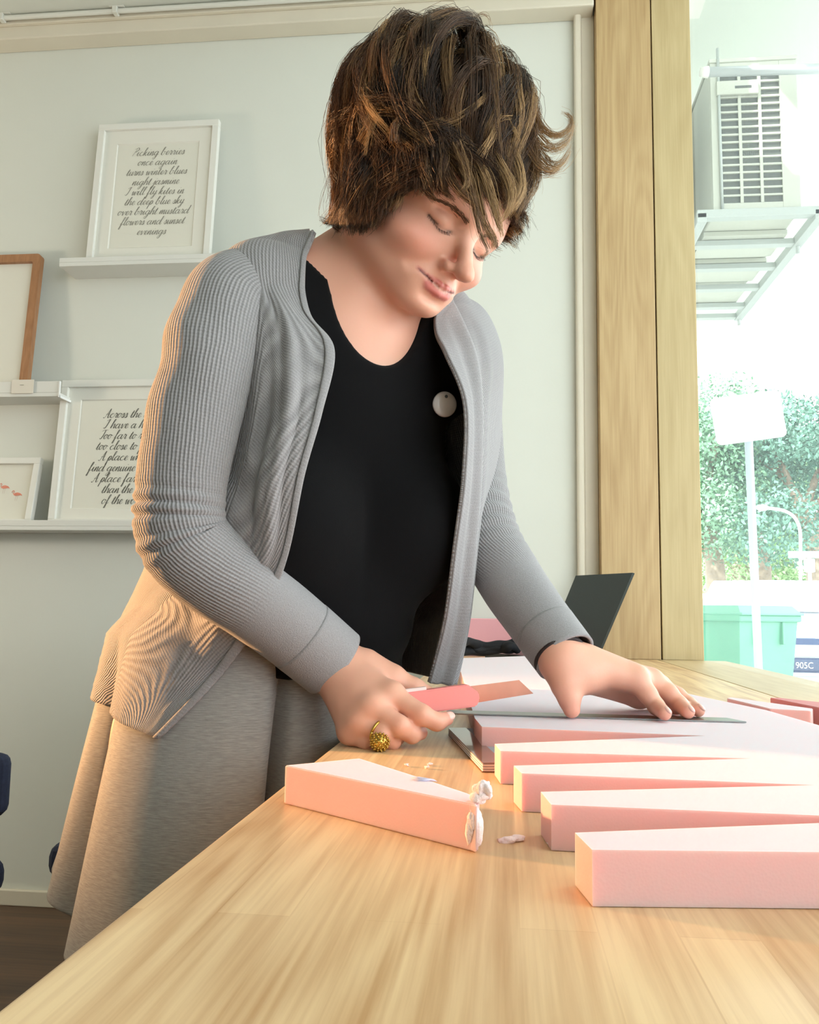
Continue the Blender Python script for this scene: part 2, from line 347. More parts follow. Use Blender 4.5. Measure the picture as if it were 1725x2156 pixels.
# the home poem
bl = base(106, 1100, l3); w = .425; h = PY(135, 803, 2.54)[2]-bl[2]
e, T = picture('picture', 'white framed poem about a home on the lowest ledge behind the sleeve', bl, w, h, .022, 0, frame_white, 0, matwin=(.062, .055, w-.062, h-.06))
LV, LF = lettering(['Across the seas', 'I have a home', 'Too far to reach', 'too close to forget', 'A place where i', 'find genuine comfort', 'A place far better', 'than the rest', 'of the world'], .0140, .0335)
mk('lettering', T(np.c_[LV[:, 0]+w*.53, LV[:, 1]+h-.118, np.full(len(LV), .0066)]), LF, mat('black_ink', srgb(98, 98, 90), .8), e)
# flamingo print
br = base(70, 1100, l3); w = .30; bl = br-A(w, 0, 0); h = PY(85, 963, 2.53)[2]-bl[2]
e, T = picture('picture', 'small white framed print of two pink flamingos on the lowest ledge', bl, w, h, .02, 0, frame_white, 0)
def flamingo(u, v, s):
    bd = [(0, 0), (.3, -.1), (.7, -.05), (1.05, .0), (1.25, -.12), (1.15, .12), (.9, .3), (.5, .42), (.15, .35), (-.05, .2)]
    nk = spline([(0, .1), (-.12, .3), (-.02, .5), (-.1, .68), (-.28, .62), (-.34, .45)], 14)
    fl = lambda pts: np.c_[np.array(pts)*s+A(u, v), np.full(len(pts), .0067)]
    o = mk('flamingo', T(fl(bd)), [list(range(len(bd)))], mat('flamingo_pink', srgb(232, 150, 128), .8, noise=(60, .2)), e)
    d = np.gradient(nk, axis=0); d /= np.linalg.norm(d, axis=1)[:, None]; nn = np.c_[-d[:, 1], d[:, 0]]*.05
    mk('neck', T(fl(np.vstack([nk+nn, (nk-nn)[::-1]]))), [list(range(28))], MATS['flamingo_pink'], o)
    mk('beak', T(fl([(-.36, .48), (-.28, .46), (-.34, .3)])), [[0, 1, 2]], mat('beak_dark', srgb(70, 58, 52), .8), o)
    for q in (.35, .6): mk('leg', T(fl([(q, -.06), (q+.03, -.06), (q-.05, -.8), (q-.08, -.8)])), [[0, 1, 2, 3]], mat('leg_pale', srgb(196, 172, 160), .8), o)
s_ = .0215
flamingo(w-.074, h-.118, s_); flamingo(w-.118, h-.095, s_); flamingo(w-.165, h-.125, s_)
# oak frame with a white board
br = base(63, 805, l2); w = .34; bl = br-A(w, 0, 0); h = PY(85, 538, 2.54)[2]-bl[2]
oakf = wood('oak_frame', srgb(150, 106, 72), srgb(180, 132, 94), 2, 2, .5)
picture('picture', 'oak frame with rounded corners around a blank white board at left edge', bl, w, h, .026, 0, oakf, 0, r=.014)
# price card clipped to the ledge and the clear end bracket
c = PY(48, 814, 2.459); k = empty('price_card', c, 'small cream card clipped to the front of the short ledge', 'card')
V, Fc = _box(A(-.035, -.0015, -.021), A(.035, 0, .021), .0004, 1); mk('card', V+c, Fc, mat('cream_card', srgb(226, 220, 208), .7), k)
V, Fc = _box(A(-.008, -.0028, .004), A(.004, -.0016, .005), 0, 1); mk('ink_line', V+c+A(0, -.0001, 0), Fc, ink_m, k)
xe = PY(125, 820, yl)[0]; z0 = l2-.0125
V, Fc = merge(_box(A(xe+.0005, 2.459, z0-.004), A(xe+.004, WY-.002, z0+.003), 0, 1), _box(A(xe+.0005, 2.457, z0-.004), A(xe+.004, 2.462, z0+.045), 0, 1), _box(A(xe+.0005, WY-.006, z0-.004), A(xe+.004, WY-.001, z0+.055), 0, 1))
mk('end_bracket', V, Fc, mat('bracket_white', srgb(244, 246, 246), .3), label='white U-shaped end bracket at right end of the short ledge', category='bracket') if False else tag(mk('end_bracket', V, Fc, mat('bracket_white', srgb(244, 246, 246), .3)), 'white U-shaped end bracket at right end of the short ledge', 'bracket')

# ================================================================ chairs behind her
navy = mat('navy_fabric', srgb(34, 42, 66), .85, noise=(200, .15), bump=(600, .2)); black_pl = mat('black_plastic', srgb(22, 23, 26), .45)
def chair(loc, rz, label, bz=(.52, .80)):
    e = empty('office_chair', loc, label, 'chair')
    R = np.array([[math.cos(rz), -math.sin(rz), 0], [math.sin(rz), math.cos(rz), 0], [0, 0, 1]])
    def add(n, vf_, m_, sm=False): V, Fc = vf_; mk(n, np.asarray(V)@R.T+A(*loc), Fc, m_, e, sm)
    add('seat', _box(A(-.22, -.21, .385), A(.22, .21, .445), .022, 3), navy)
    add('seat_pan', _box(A(-.2, -.19, .365), A(.2, .19, .384), .006, 2), black_pl)
    add('backrest', _box(A(-.2, .2, bz[0]), A(.2, .245, bz[1]), .02, 3), navy)
    add('back_stem', _box(A(-.03, .215, .37), A(.03, .235, .56), .004, 1), black_pl)
    add('column', tube([A(0, 0, .07), A(0, 0, .37)], .022, 12), black_pl, True)
    for k in range(5):
        a = k*2*math.pi/5+.3; d = A(math.cos(a), math.sin(a), 0)
        add('leg', tube([A(0, 0, .09), d*.16+A(0, 0, .085), d*.27+A(0, 0, .06)], [.02, .018, .013], 8), black_pl, True)
        add('castor', tube([d*.27+A(-d[1]*.012, d[0]*.012, .027), d*.27+A(d[1]*.012, -d[0]*.012, .027)], .026, 14), black_pl, True)
c = P(112, 1800, 1.72); chair((c[0]+.25, c[1]+.1, 0), .1, 'navy office chair hidden behind the grey skirt, only seat corner showing')
c = P(14, 1660, 1.55); chair((c[0]-.2, c[1]-.22, 0), 0., 'navy office chair cut off by the left picture edge', (.505, .615))

# ================================================================ things on the counter
FT = TZ+.0238
def foam_mat(name, c, side):
    m = bpy.data.materials.new(name); m.use_nodes = True; MATS[name] = m; nt = m.node_tree; N = nt.nodes; L = nt.links; b = N['Principled BSDF']
    b.inputs['Roughness'].default_value = .75; b.inputs['Base Color'].default_value = c
    b.inputs['Subsurface Weight'].default_value = .6; b.inputs['Subsurface Radius'].default_value = (1, .45, .42); b.inputs['Subsurface Scale'].default_value = .012
    tc = N.new('ShaderNodeTexCoord'); t = N.new('ShaderNodeTexVoronoi'); t.inputs['Scale'].default_value = 700; L.new(tc.outputs['Object'], t.inputs['Vector'])
    n = N.new('ShaderNodeTexNoise'); n.inputs['Scale'].default_value = 45; n.inputs['Detail'].default_value = 4; L.new(tc.outputs['Object'], n.inputs['Vector'])
    ad = N.new('ShaderNodeMath'); ad.operation = 'ADD'; L.new(t.outputs['Distance'], ad.inputs[0]); L.new(n.outputs['Fac'], ad.inputs[1])
    bp = N.new('ShaderNodeBump'); bp.inputs['Strength'].default_value = side; bp.inputs['Distance'].default_value = .0012; L.new(ad.outputs[0], bp.inputs['Height']); L.new(bp.outputs[0], b.inputs['Normal'])
    return m
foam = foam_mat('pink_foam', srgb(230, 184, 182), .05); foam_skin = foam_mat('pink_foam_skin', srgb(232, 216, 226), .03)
foam_cut = foam_mat('pink_foam_cut', srgb(214, 138, 140), .08)
def slab(name, poly, z0, z1, parent=None, bev=.0006, rough_bottom=0, **tg):
    V, Fc = prism(poly, z0, z1)
    bm = bmesh.new(); vs_ = [bm.verts.new(v) for v in V]
    for f in Fc: bm.faces.new([vs_[i] for i in f])
    bmesh.ops.recalc_face_normals(bm, faces=bm.faces)
    if bev: bmesh.ops.bevel(bm, geom=[e for e in bm.edges], offset=bev, segments=2, affect='EDGES', clamp_overlap=True)
    o = mk(name, *vf(bm), [foam, foam_skin], parent)
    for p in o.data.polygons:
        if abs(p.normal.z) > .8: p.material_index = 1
    return o
Q = lambda x, y: PZ(x, y, FT)[:2]
teeth = [((997, 1515), (1015, 1530), (1486, 1549)), ((1042, 1566), (1054, 1581), (1582, 1597)), ((1082, 1612), (1099, 1628), (1715, 1653)), ((1139, 1667), (1161, 1694), (1925, 1725))]
poly = [Q(962, 1386), Q(1000, 1512)]
for b_, f_, tip in teeth: poly += [Q(*b_), Q(*f_), Q(*tip)] if b_ != (997, 1515) else [Q(*f_), Q(*tip)]
poly += [Q(1211, 1753), Q(1247, 1789), Q(2300, 1800)]
poly += [(.385, .42), Q(1725, 1527), Q(1613, 1495), Q(1422, 1455), Q(1150, 1380)]
fs = slab('foam_sheet', poly, TZ+.0004, FT, bev=0)
tag(fs, 'pink foam board cut into long pointed teeth, under the steel ruler', 'foam board')
pl = [Q(1655, 1540), Q(1725, 1562)]
# the wedge already cut out
wp = [Q(600, 1613), Q(757, 1598), Q(880, 1637), Q(985, 1672), Q(1010, 1684), Q(1004, 1698), Q(990, 1694)]
e = empty('foam_offcut', A(*np.mean(wp, 0), TZ), 'loose pink foam wedge with a torn white end near the table edge', 'foam offcut')
slab('wedge', wp, TZ+.0004, FT+.0005, e)
def blob(c, r, n=2, amp=.35, seed=0, squash=(1, 1, 1)):
    bm = bmesh.new(); bmesh.ops.create_icosphere(bm, subdivisions=n, radius=1); rr = np.random.default_rng(seed)
    V, Fc = vf(bm); k = rr.normal(size=(5, 3))*2.2; ph = rr.uniform(0, 6, 5)
    d = 1+amp*np.mean([np.sin(V@k[i]+ph[i]) for i in range(5)], 0)*1.6+rr.normal(size=len(V))*amp*.12
    return V*d[:, None]*r*np.array(squash)+np.asarray(c), Fc
torn = mat('torn_foam', srgb(250, 232, 232), .9, bump=(500, .5))
de = float((PZ(1007, 1691, FT)-CAM)@FW)
pcs = [blob(PZ(1001, 1693, FT)-A(0, 0, .0112), .0105, 4, .35, 5, (.38, .42, 1.0)), blob(P(1018, 1664, de), .0045, 3, .45, 3), blob(P(1009, 1678, de), .0046, 3, .45, 4, (1.1, 1, .8))]
mk('torn_end', *merge(*pcs), torn, e, True)
mk('torn_flap', *blob(PZ(893, 1641, FT+.001), .005, 2, .5, 8, (1.3, .6, .25)), mat('paper_flap', srgb(214, 208, 232), .7), e, True)
cr = [(857, 1614), (899, 1619), (905, 1612), (1093, 1770), (1070, 1774), (1178, 1783)]
for i, (x, y) in enumerate(cr):
    q = PZ(x, y, TZ); o = mk('foam_crumb', *blob(q+A(0, 0, .0014), .0021 if i < 3 else .0032, 2, .6, 20+i, (1.5 if i > 2 else 1, 1, .5)), torn, None, True)
    tag(o, ['tiny foam crumb left of two others behind the wedge', 'tiny foam crumb in front of another behind the wedge', 'tiny foam crumb at the back behind the wedge', 'flat foam scrap on the counter between the wedge and the teeth', 'smaller foam scrap left of the flat one near the teeth', 'pale foam crumb at the foot of the second nearest tooth'][i], 'foam crumb', 'foam crumbs on the counter')
# two more offcuts by the window
def piece(pts, z, label, h=.0238, col=None):
    o = slab('foam_piece', [PZ(*p, z+h)[:2] for p in pts], z+.0004, z+h); tag(o, label, 'foam offcut', 'foam offcuts by the window'); return o
piece([(1531, 1470), (1540, 1468), (1712, 1492), (1708, 1497), (1622, 1492)], TZ, 'pale pink foam strip lying by the window, in front of the redder one')
o = piece([(1622, 1469), (1640, 1469), (1800, 1486), (1800, 1500), (1722, 1489)], TZ, 'deeper pink foam strip at right picture edge by the window'); o.data.materials[0] = foam_cut; o.data.materials[1] = foam_cut
# steel ruler
steel = mat('brushed_steel', srgb(150, 152, 152), .32, 1, noise=(60, .08, (1, 30, 1)))
a_, b_ = PZ(938, 1502, FT+.0012), PZ(1572, 1520, FT+.0012); d_ = nrm((b_-a_)*A(1, 1, 0)); n_ = A(-d_[1], d_[0], 0)
pts = [a_, b_-n_*0, b_-d_*.012+n_*.028, a_+n_*.028]
V, Fc = prism([p[:2] for p in pts], FT+.0003, FT+.0016)
tag(mk('steel_ruler', V, Fc, steel), 'long steel ruler pressed flat on the foam board by a hand', 'ruler')
# catalogue under the cutting hand
zt = TZ+.0075
cat_ = [PZ(1016, 1606, zt), PZ(1046, 1604, zt), PZ(1046, 1540, zt), PZ(975, 1500, zt), PZ(948, 1534, zt)]
dl = PZ(1016, 1606, zt); dr = PZ(1046, 1606, zt); bk = PZ(944, 1532, zt)
ed = nrm(bk-dl); ew = A(-ed[1], ed[0], 0)*-1
L_ = np.linalg.norm(bk-dl); e = empty('catalogue', A(dl[0], dl[1], TZ), 'glossy brown catalogue lying beside the foam teeth under the hand', 'book')
def cbox(n, z0, z1, m_, i0=0., w=.026, l=None):
    l = l or L_; p = [dl+ed*i0+ew*i0, dl+ew*w+ed*i0, dl+ew*w+ed*l, dl+ed*l+ew*i0]; V, Fc = prism([q[:2] for q in p], z0, z1); mk(n, V, Fc, m_, e)
pgs = mat('page_white', srgb(232, 232, 236), .7); brn = mat('glossy_cover', srgb(112, 74, 52), .12, coat=.5); pg2 = mat('page_grey', srgb(168, 168, 178), .7)
cbox('back_cover', TZ+.0003, TZ+.0009, brn)
for k in range(6): cbox('page_block', TZ+.001+k*.001, TZ+.0019+k*.001, pgs if k % 2 == 0 else pg2, .0003 if k % 2 == 0 else .0006, .0255)
cbox('front_cover', TZ+.0071, zt, brn, 0, .018)
# craft knife
knife_pink = mat('knife_pink', srgb(238, 142, 136), .4, sss=.15); blade_m = mat('knife_blade', srgb(168, 120, 102), .22, 1, noise=(40, .1))
ka, kb = P(790, 1490, .822), P(1006, 1462, .845); kd = nrm(kb-ka); kn = nrm(np.cross(kd, nrm(UP*1-kd*(UP@kd)))) ; ku = np.cross(kn, kd)
ku = nrm(UP-kd*(UP@kd)); kn = np.cross(kd, ku)
if kn@FW > 0: kn = -kn
kl = np.linalg.norm(kb-ka); hh = .0105
e = empty('craft_knife', (ka+kb)/2-A(0, 0, .01), 'pink plastic snap-off craft knife held in the fist', 'knife')
pf = [(0, -hh*.8), (.008, -hh), (kl-.004, -hh), (kl, -hh*.45), (kl, hh*.2), (kl-.010, hh*1.05), (.008, hh), (0, hh*.8)]
V, Fc = prism(pf, -.006, .006)
bm = bmesh.new(); vs_ = [bm.verts.new(v) for v in V]
for f in Fc: bm.faces.new([vs_[i] for i in f])
bmesh.ops.bevel(bm, geom=list(bm.edges), offset=.0012, segments=2, affect='EDGES'); V, Fc = vf(bm)
Kx = lambda V: ka+V[:, :1]*kd+V[:, 1:2]*ku+V[:, 2:3]*kn
mk('handle', Kx(V), Fc, knife_pink, e)
bl_ = .056
V, Fc = prism([(kl-.03, -.0085), (kl+bl_, -.0060), (kl+bl_-.013, .0085), (kl-.03, .0085)], -.0005, .0005); mk('blade', Kx(V), Fc, blade_m, e)
V, Fc = prism([(.03, hh-.0005), (.05, hh-.0005), (.05, hh+.003), (.03, hh+.003)], -.003, .003); mk('slider', Kx(V), Fc, mat('slider_white', srgb(236, 220, 216), .4), e)
# laptop seen from behind
lap = mat('laptop_black', srgb(46, 56, 58), .45, noise=(300, .05)); lap2 = mat('laptop_edge', srgb(30, 32, 34), .35)
br_ = P(1265, 1376, 2.25); tr_ = P(1337, 1207, 2.2); tl_ = P(1217, 1213, 2.42); bl_ = br_+(tl_-tr_)
e = empty('laptop', A(br_[0]-.05, br_[1]+.05, TZ), 'open black laptop seen from behind beside the oak post', 'laptop')
def plate(n, c0, c1, c2, c3, t, m_, par):
    nn = nrm(np.cross(c1-c0, c3-c0))*t; V = np.array([c0, c1, c2, c3, c0+nn, c1+nn, c2+nn, c3+nn]); mk(n, V, [[3, 2, 1, 0], [4, 5, 6, 7], [0, 1, 5, 4], [1, 2, 6, 5], [2, 3, 7, 6], [3, 0, 4, 7]], m_, par)

plate('lid', br_, tr_, tl_, bl_, .007, lap, e)
hx = nrm((tl_-tr_)*A(1, 1, 0)); px_ = A(hx[1], -hx[0], 0); px_ = px_ if px_[0] < 0 else -px_
b0 = A(br_[0], br_[1], TZ+.0015); b1 = A(bl_[0], bl_[1], TZ+.0015); wl = min(.22, b0[0]+.1)
p4 = [b0, b1, b1+px_*.2, b0+px_*.2]
V, Fc = prism([q[:2] for q in p4], TZ+.0006, TZ+.015); mk('base', V, Fc, lap2, e)
mk('hinge', *tube([b0+A(0, 0, .012), b1+A(0, 0, .012)], .006, 8), lap2, e, True)
# pink foam block leaning at the back, with black straps lying before it
V, Fc = _box(A(-.115, 2.525, TZ+.0005), A(.17, 2.55, TZ+.105), .0015, 1)
tag(mk('foam_block', V, Fc, mat('pink_foam_board', srgb(244, 178, 186), .8, bump=(300, .1))), 'upright pink foam block at the far end of the counter against the wall', 'foam block')
strap = mat('black_webbing', srgb(18, 20, 26), .8, bump=(700, .3))
e = empty('strap_bundle', PZ(1030, 1376, TZ), 'crumpled black webbing strap lying in front of the upright foam block', 'strap')
for k, pts in enumerate(([(960, 1358, 2.2), (985, 1350, 2.25), (1005, 1358, 2.3), (1030, 1360, 2.3), (1060, 1358, 2.3), (1085, 1353, 2.3)], [(955, 1372, 2.25), (1000, 1371, 2.3), (1050, 1368, 2.3), (1075, 1360, 2.28), (1090, 1366, 2.3)], [(968, 1350, 2.3), (990, 1362, 2.3), (1015, 1368, 2.3), (1045, 1362, 2.3), (1070, 1369, 2.3), (1085, 1360, 2.3)])):
    pth = spline([P(*p) for p in pts], 40); pth[:, 2] = np.maximum(pth[:, 2], TZ+.014)
    mk('strap', *tube(pth, .012+.0018*np.sin(np.arange(40)*.5+k), 10), strap, e, True)
tag(mk('paper_scrap', *merge(_box(PZ(1045, 1374, TZ)+A(0, 0, .0005), PZ(1090, 1378, TZ)+A(0, -.02, .006), .001, 1)), mat('page_white2', srgb(232, 232, 236), .7)), 'small white box scrap beside the black strap', 'paper')

# ================================================================ outside
ground = mat('pavement', srgb(196, 196, 190), .85, noise=(2, .05)); road = mat('asphalt', srgb(150, 152, 154), .9, noise=(8, .08))
box('ground_pavement', (GX+.07, -6, -.2), (9, 60, -.12), ground, **S)
box('ground_road', (9, -20, -.2), (60, 90, -.13), road, **S)
box('wall_outside', (GX-.05, PYF+.2, -.1), (GX+.015, 9, 3.6), white_paint, **S)
# canopy slab over the shopfront
box('canopy_soffit', (GX+.02, -3, 3.18), (3.4, 7.5, 3.3), mat('soffit_white', srgb(206, 214, 204), .7), **S)
# air conditioner on a bracket, narrow coil side towards us
ac_w = mat('ac_cream', srgb(190, 194, 182), .5); ac_d = mat('ac_coil', srgb(92, 98, 94), .6, noise=(300, .2, (1, 1, 12))); br_m = mat('bracket_grey', srgb(176, 184, 180), .45, .1)
q0 = P(1503, 448, 3.0); q1 = P(1682, 100, 3.0); yA = q0[1]; x0, x1, zA, zB = q0[0], q1[0], q0[2], P(1560, 112, 3.0)[2]
ac = empty('air_conditioner', A((x0+x1)/2, yA+.42, zA), 'cream air conditioner condenser with slatted grille hanging outside the window', 'air conditioner')
aw = x1-x0; ah = zB-zA
box('body', (x0, yA+.012, zA), (x1, yA+.84, zB), ac_w, ac, bev=.006)
gx0, gx1 = x0+aw*.10, x0+aw*.80
box('coil', (gx0, yA+.008, zA+ah*.06), (gx1, yA+.0125, zB-ah*.08), ac_d, ac)
# frame around the grille
for a, b in (((x0, zA), (gx0, zB)), ((gx1, zA), (x1, zB)), ((gx0, zA), (gx1, zA+ah*.06)), ((gx0, zB-ah*.08), (gx1, zB))):
    box('side_panel', (a[0], yA, a[1]), (b[0], yA+.0119, b[1]), ac_w, ac, bev=.001)
nr = 17; gz0, gz1 = zA+ah*.06, zB-ah*.08
for k in range(1, nr): z = gz0+(gz1-gz0)*k/nr; box('slat', (gx0, yA+.001, z-.0033), (gx1, yA+.008, z+.0033), ac_w, ac)
for k in (1, 2): x = gx0+(gx1-gx0)*k/3; box('mullion', (x-.005, yA-.0005, gz0), (x+.005, yA+.0078, gz1), ac_w, ac)
z = gz0+(gz1-gz0)*(14.1/nr); box('connection_cover', (gx0-.01, yA-.012, z), (gx0+(gx1-gx0)*.64, yA+.0, z+.05), ac_w, ac, bev=.002)
box('recessed_handle', (gx0+.05, yA-.0128, z+.02), (gx0+.105, yA-.0121, z+.029), ac_d, ac)
box('top_cover', (x0-.004, yA-.006, zB), (x1+.004, yA+.846, zB+.014), ac_w, ac, bev=.003)
mk('cable', *tube([A(x0+.025, yA-.006, zB+.05), A(x0+.028, yA-.006, zA+.002)], .005, 8), br_m, ac, True)
bk = empty('ac_bracket', A((x0+x1)/2, yA+.5, zA-.04), 'pale grey steel platform bracket under the air conditioner', 'bracket')
for xx in (x0-.045, x1+.05): box('side_rail', (xx-.016, yA-.03, zA-.045), (xx+.016, yA+1.02, zA-.012), br_m, bk, bev=.002)
box('front_rail', (x0-.06, yA-.03, zA-.03), (x1+.3, yA+.005, zA-.001), br_m, bk, bev=.002)
for yy in (.2, .42, .64, .86, 1.0): box('cross_bar', (x0-.03, yA+yy-.018, zA-.04), (x1+.035, yA+yy+.018, zA-.02), br_m, bk, bev=.001)
for yy in (.25, .5, .8): box('under_plate', (x0, yA+yy-.1, zA-.018), (x1, yA+yy+.1, zA-.002), ac_w, bk)
for yy in (.2, 1.0): mk('bolt', *tube([A(x1+.05, yA+yy, zA-.07), A(x1+.05, yA+yy, zA-.01)], .007, 8), br_m, bk, True)
r0_, r1_ = P(1483, 152, 2.85), P(1760, 144, 2.85)
rl = empty('window_rail', r0_, 'pale grey horizontal pipe rail crossing in front of the air conditioner', 'rail')
mk('pipe', *tube([r0_, r1_+(r1_-r0_)*.6], .0155, 14), mat('rail_grey', srgb(186, 194, 196), .4, .2), rl, True)
mk('end_cap', *tube([r0_-nrm(r1_-r0_)*.012, r0_+nrm(r1_-r0_)*.012], [.014, .019], 14), white_paint, rl, True)
# road sign from behind
sg = empty('road_sign', P(1604, 2000, 5.0)*A(1, 1, 0)+A(0, 0, -.12), 'blank white back of a road sign on a thin grey pole', 'sign')
sp = [P(1574, 862, 5.0), P(1583, 1100, 5.02), P(1598, 1420, 5.05)]; bt = sp[2]+(sp[2]-sp[0])*1.0; bt = sp[2]+(sp[2]-sp[0])/(sp[0][2]-sp[2][2])*(sp[2][2]+.12)
galv = mat('galvanised', srgb(196, 206, 216), .45, .3)
mk('pole', *tube([sp[0], sp[2], bt], .0235, 12), galv, sg, True)
c4 = [P(1500, 838, 4.96), P(1647, 818, 4.96), P(1651, 922, 4.96), P(1505, 939, 4.96)]
cc = np.mean(c4, 0); ux = nrm(c4[1]-c4[0]); vx = nrm(np.cross(ux, FH)); vx = vx if vx[2] > 0 else -vx; nx_ = np.cross(ux, vx)
hw = np.linalg.norm(c4[1]-c4[0])/2; hv = np.linalg.norm(c4[3]-c4[0])/2; rp_ = []
for cx, cy, a in ((hw-.03, -hv+.03, -90), (hw-.03, hv-.03, 0), (-hw+.03, hv-.03, 90), (-hw+.03, -hv+.03, 180)):
    for k in range(6): t = math.radians(a+18*k); rp_.append((cx+.03*math.cos(t), cy+.03*math.sin(t)))
V, Fc = prism(rp_, -.002, .002); mk('sign_plate', cc+V[:, :1]*ux+V[:, 1:2]*vx+V[:, 2:]*nx_, Fc, mat('sign_white', srgb(240, 242, 244), .5), sg)
for dy in (.06, -.06): V, Fc = _box(A(-.03, dy-.012, .004), A(.03, dy+.012, .03), .003, 1); mk('clamp', cc+V[:, :1]*ux+V[:, 1:2]*vx+V[:, 2:]*(nx_ if nx_@FH > 0 else -nx_), Fc, galv, sg)
# wheelie bin
def bin_(loc, rz, label):
    g = mat('bin_green', srgb(112, 178, 150), .5, noise=(5, .05)); gd = mat('bin_lid_green', srgb(120, 184, 160), .5)
    e = empty('wheelie_bin', loc, label, 'bin'); R = np.array([[math.cos(rz), -math.sin(rz), 0], [math.sin(rz), math.cos(rz), 0], [0, 0, 1]])
    def add(n, vf_, m_, sm=False): V, Fc = vf_; mk(n, np.asarray(V)@R.T+A(*loc), Fc, m_, e, sm)
    def taper(z0, z1, a0, b0, a1, b1):
        V = np.array([(s*a, t*b, z) for z, a, b in ((z0, a0, b0), (z1, a1, b1)) for s, t in ((-1, -1), (1, -1), (1, 1), (-1, 1))]); return V, [[3, 2, 1, 0], [4, 5, 6, 7]]+[[i, (i+1) % 4, 4+(i+1) % 4, 4+i] for i in range(4)]
    add('body', taper(.06, .98, .21, .25, .27, .33), g)
    add('rim', _box(A(-.29, -.35, .95), A(.29, .36, 1.0), .012, 2), g)
    add('lid', merge(taper(1.0, 1.06, .29, .36, .25, .3), _box(A(-.29, -.37, .995), A(.29, .37, 1.012), .004, 1)), gd)
    for s in (-.12, .12): add('rib', _box(A(s-.012, -.345, .80), A(s+.012, -.30, .95), .004, 1), g)
    add('handle', tube([A(-.2, .39, 1.0), A(.2, .39, 1.0)], .016, 8), g, True)
    for s in (-1, 1): add('wheel', tube([A(s*.24, .26, .1), A(s*.29, .26, .1)], .1, 18), black_pl, True)
c = P(1563, 1340, 6.0); bin_((c[0]+.0, c[1]+.25, -.12), .55, 'green wheelie bin with closed lid outside the window')
# white car
car_w = mat('car_white', srgb(240, 242, 244), .25, coat=.6); car_k = mat('car_dark', srgb(52, 70, 104), .5); car_gl = mat('car_glass', srgb(150, 168, 182), .08)
c = P(1640, 1288, 9.0); cx = c[0]; cy = c[1]; gz = -.13
car = empty('car', A(cx+.9, cy+2, gz), 'white car parked nose first behind the wheelie bin', 'car')
pr = [(0, .25), (-.06, .55), (0, .78), (.15, .9), (.95, 1.0), (1.7, 1.42), (3.0, 1.46), (3.9, 1.05), (4.3, .95), (4.35, .3)]
n = len(pr); V = []
for s, k in ((0, .04), (.05, 0), (1.75, 0), (1.8, .04)):
    for (a, b) in pr: V.append((cx+s, cy+a+(k if a < 1 else -k), gz+b-(k*1.2 if b > .5 else 0)))
Fc = [[i*n+j, i*n+(j+1) % n, (i+1)*n+(j+1) % n, (i+1)*n+j] for i in range(3) for j in range(n)]+[list(range(n-1, -1, -1)), [3*n+j for j in range(n)]]
mk('body', V, Fc, car_w, car)
ws = np.array([(cx+.12, cy+1.0, gz+1.03), (cx+1.68, cy+1.0, gz+1.03), (cx+1.6, cy+1.66, gz+1.405), (cx+.2, cy+1.66, gz+1.405)])+A(0, -.02, .02); mk('windscreen', ws, [[0, 1, 2, 3]], car_gl, car)
box('upper_grille', (cx+.0, cy-.035, gz+.765-.05), (cx+1.3, cy+.05, gz+.765+.015), car_k, car, bev=.006)
box('bumper', (cx-.01, cy-.09, gz+.60), (cx+1.82, cy+.08, gz+.655), car_w, car, bev=.01)
box('lower_grille', (cx+.02, cy-.075, gz+.44), (cx+1.5, cy+.05, gz+.585), car_k, car, bev=.006)
box('lower_lip', (cx-.005, cy-.08, gz+.34), (cx+1.8, cy+.08, gz+.40), mat('car_lip', srgb(170, 186, 206), .5), car, bev=.01)
pl_ = box('number_plate', (cx+.0, cy-.083, gz+.46), (cx+.36, cy-.0755, gz+.57), mat('plate_dark', srgb(74, 88, 116), .5), car, bev=.003)
for s in (.25, 1.55): 
    for yy in (.75, 3.4): mk('wheel', *tube([A(cx+s-.12, cy+yy, gz+.31), A(cx+s+.12, cy+yy, gz+.31)], .31, 20), black_pl, car, True)
for s in (.02, 1.45): box('headlight', (cx+s, cy-.02, gz+.70), (cx+s+.33, cy+.12, gz+.82), car_gl, car, bev=.02)
cu = bpy.data.curves.new('plate_text', 'FONT'); cu.body = 'S1905C'; cu.size = .088; cu.extrude = .001; cu.align_x = 'CENTER'
to = bpy.data.objects.new('tmp', cu); COL.objects.link(to); dg = bpy.context.evaluated_depsgraph_get(); me = bpy.data.meshes.new_from_object(to.evaluated_get(dg)); bpy.data.objects.remove(to)
V = np.array([v.co[:] for v in me.vertices]); Fc = [list(p.vertices) for p in me.polygons]
mk('lettering', np.c_[V[:, 0]*.9+cx+.17, np.full(len(V), cy-.085)-V[:, 2], V[:, 1]+gz+.483], Fc, white_paint, pl_)
# far parked cars, pale bodies
def far_car(px, py, d, wd, label):
    c = P(px, py, d); e = empty('parked_car', A(c[0], c[1], -.12), label, 'car', 'parked cars across the road')
    pr = [(-wd/2, .3), (-wd/2, .75), (-wd*.3, .85), (-wd*.18, 1.35), (wd*.25, 1.38), (wd*.38, .9), (wd/2, .8), (wd/2, .3)]; n = len(pr)
    V = [(c[0]+a, c[1]+s, b-.12) for s in (0, 1.7) for a, b in pr]; mk('body', V, [[i for i in range(n)], [n+i for i in reversed(range(n))]]+[[j, j+n, (j+1) % n+n, (j+1) % n] for j in range(n)], car_w, e)
    mk('side_window', np.array([(c[0]-wd*.26, c[1]-.01, .78), (c[0]+wd*.3, c[1]-.01, .78), (c[0]+wd*.22, c[1]-.01, 1.18), (c[0]-wd*.15, c[1]-.01, 1.18)]), [[0, 1, 2, 3]], car_gl, e)
    for s in (-.3, .3): mk('wheel', *tube([A(c[0]+wd*s, c[1]-.05, .2), A(c[0]+wd*s, c[1]+.2, .2)], .32, 16), black_pl, e, True)
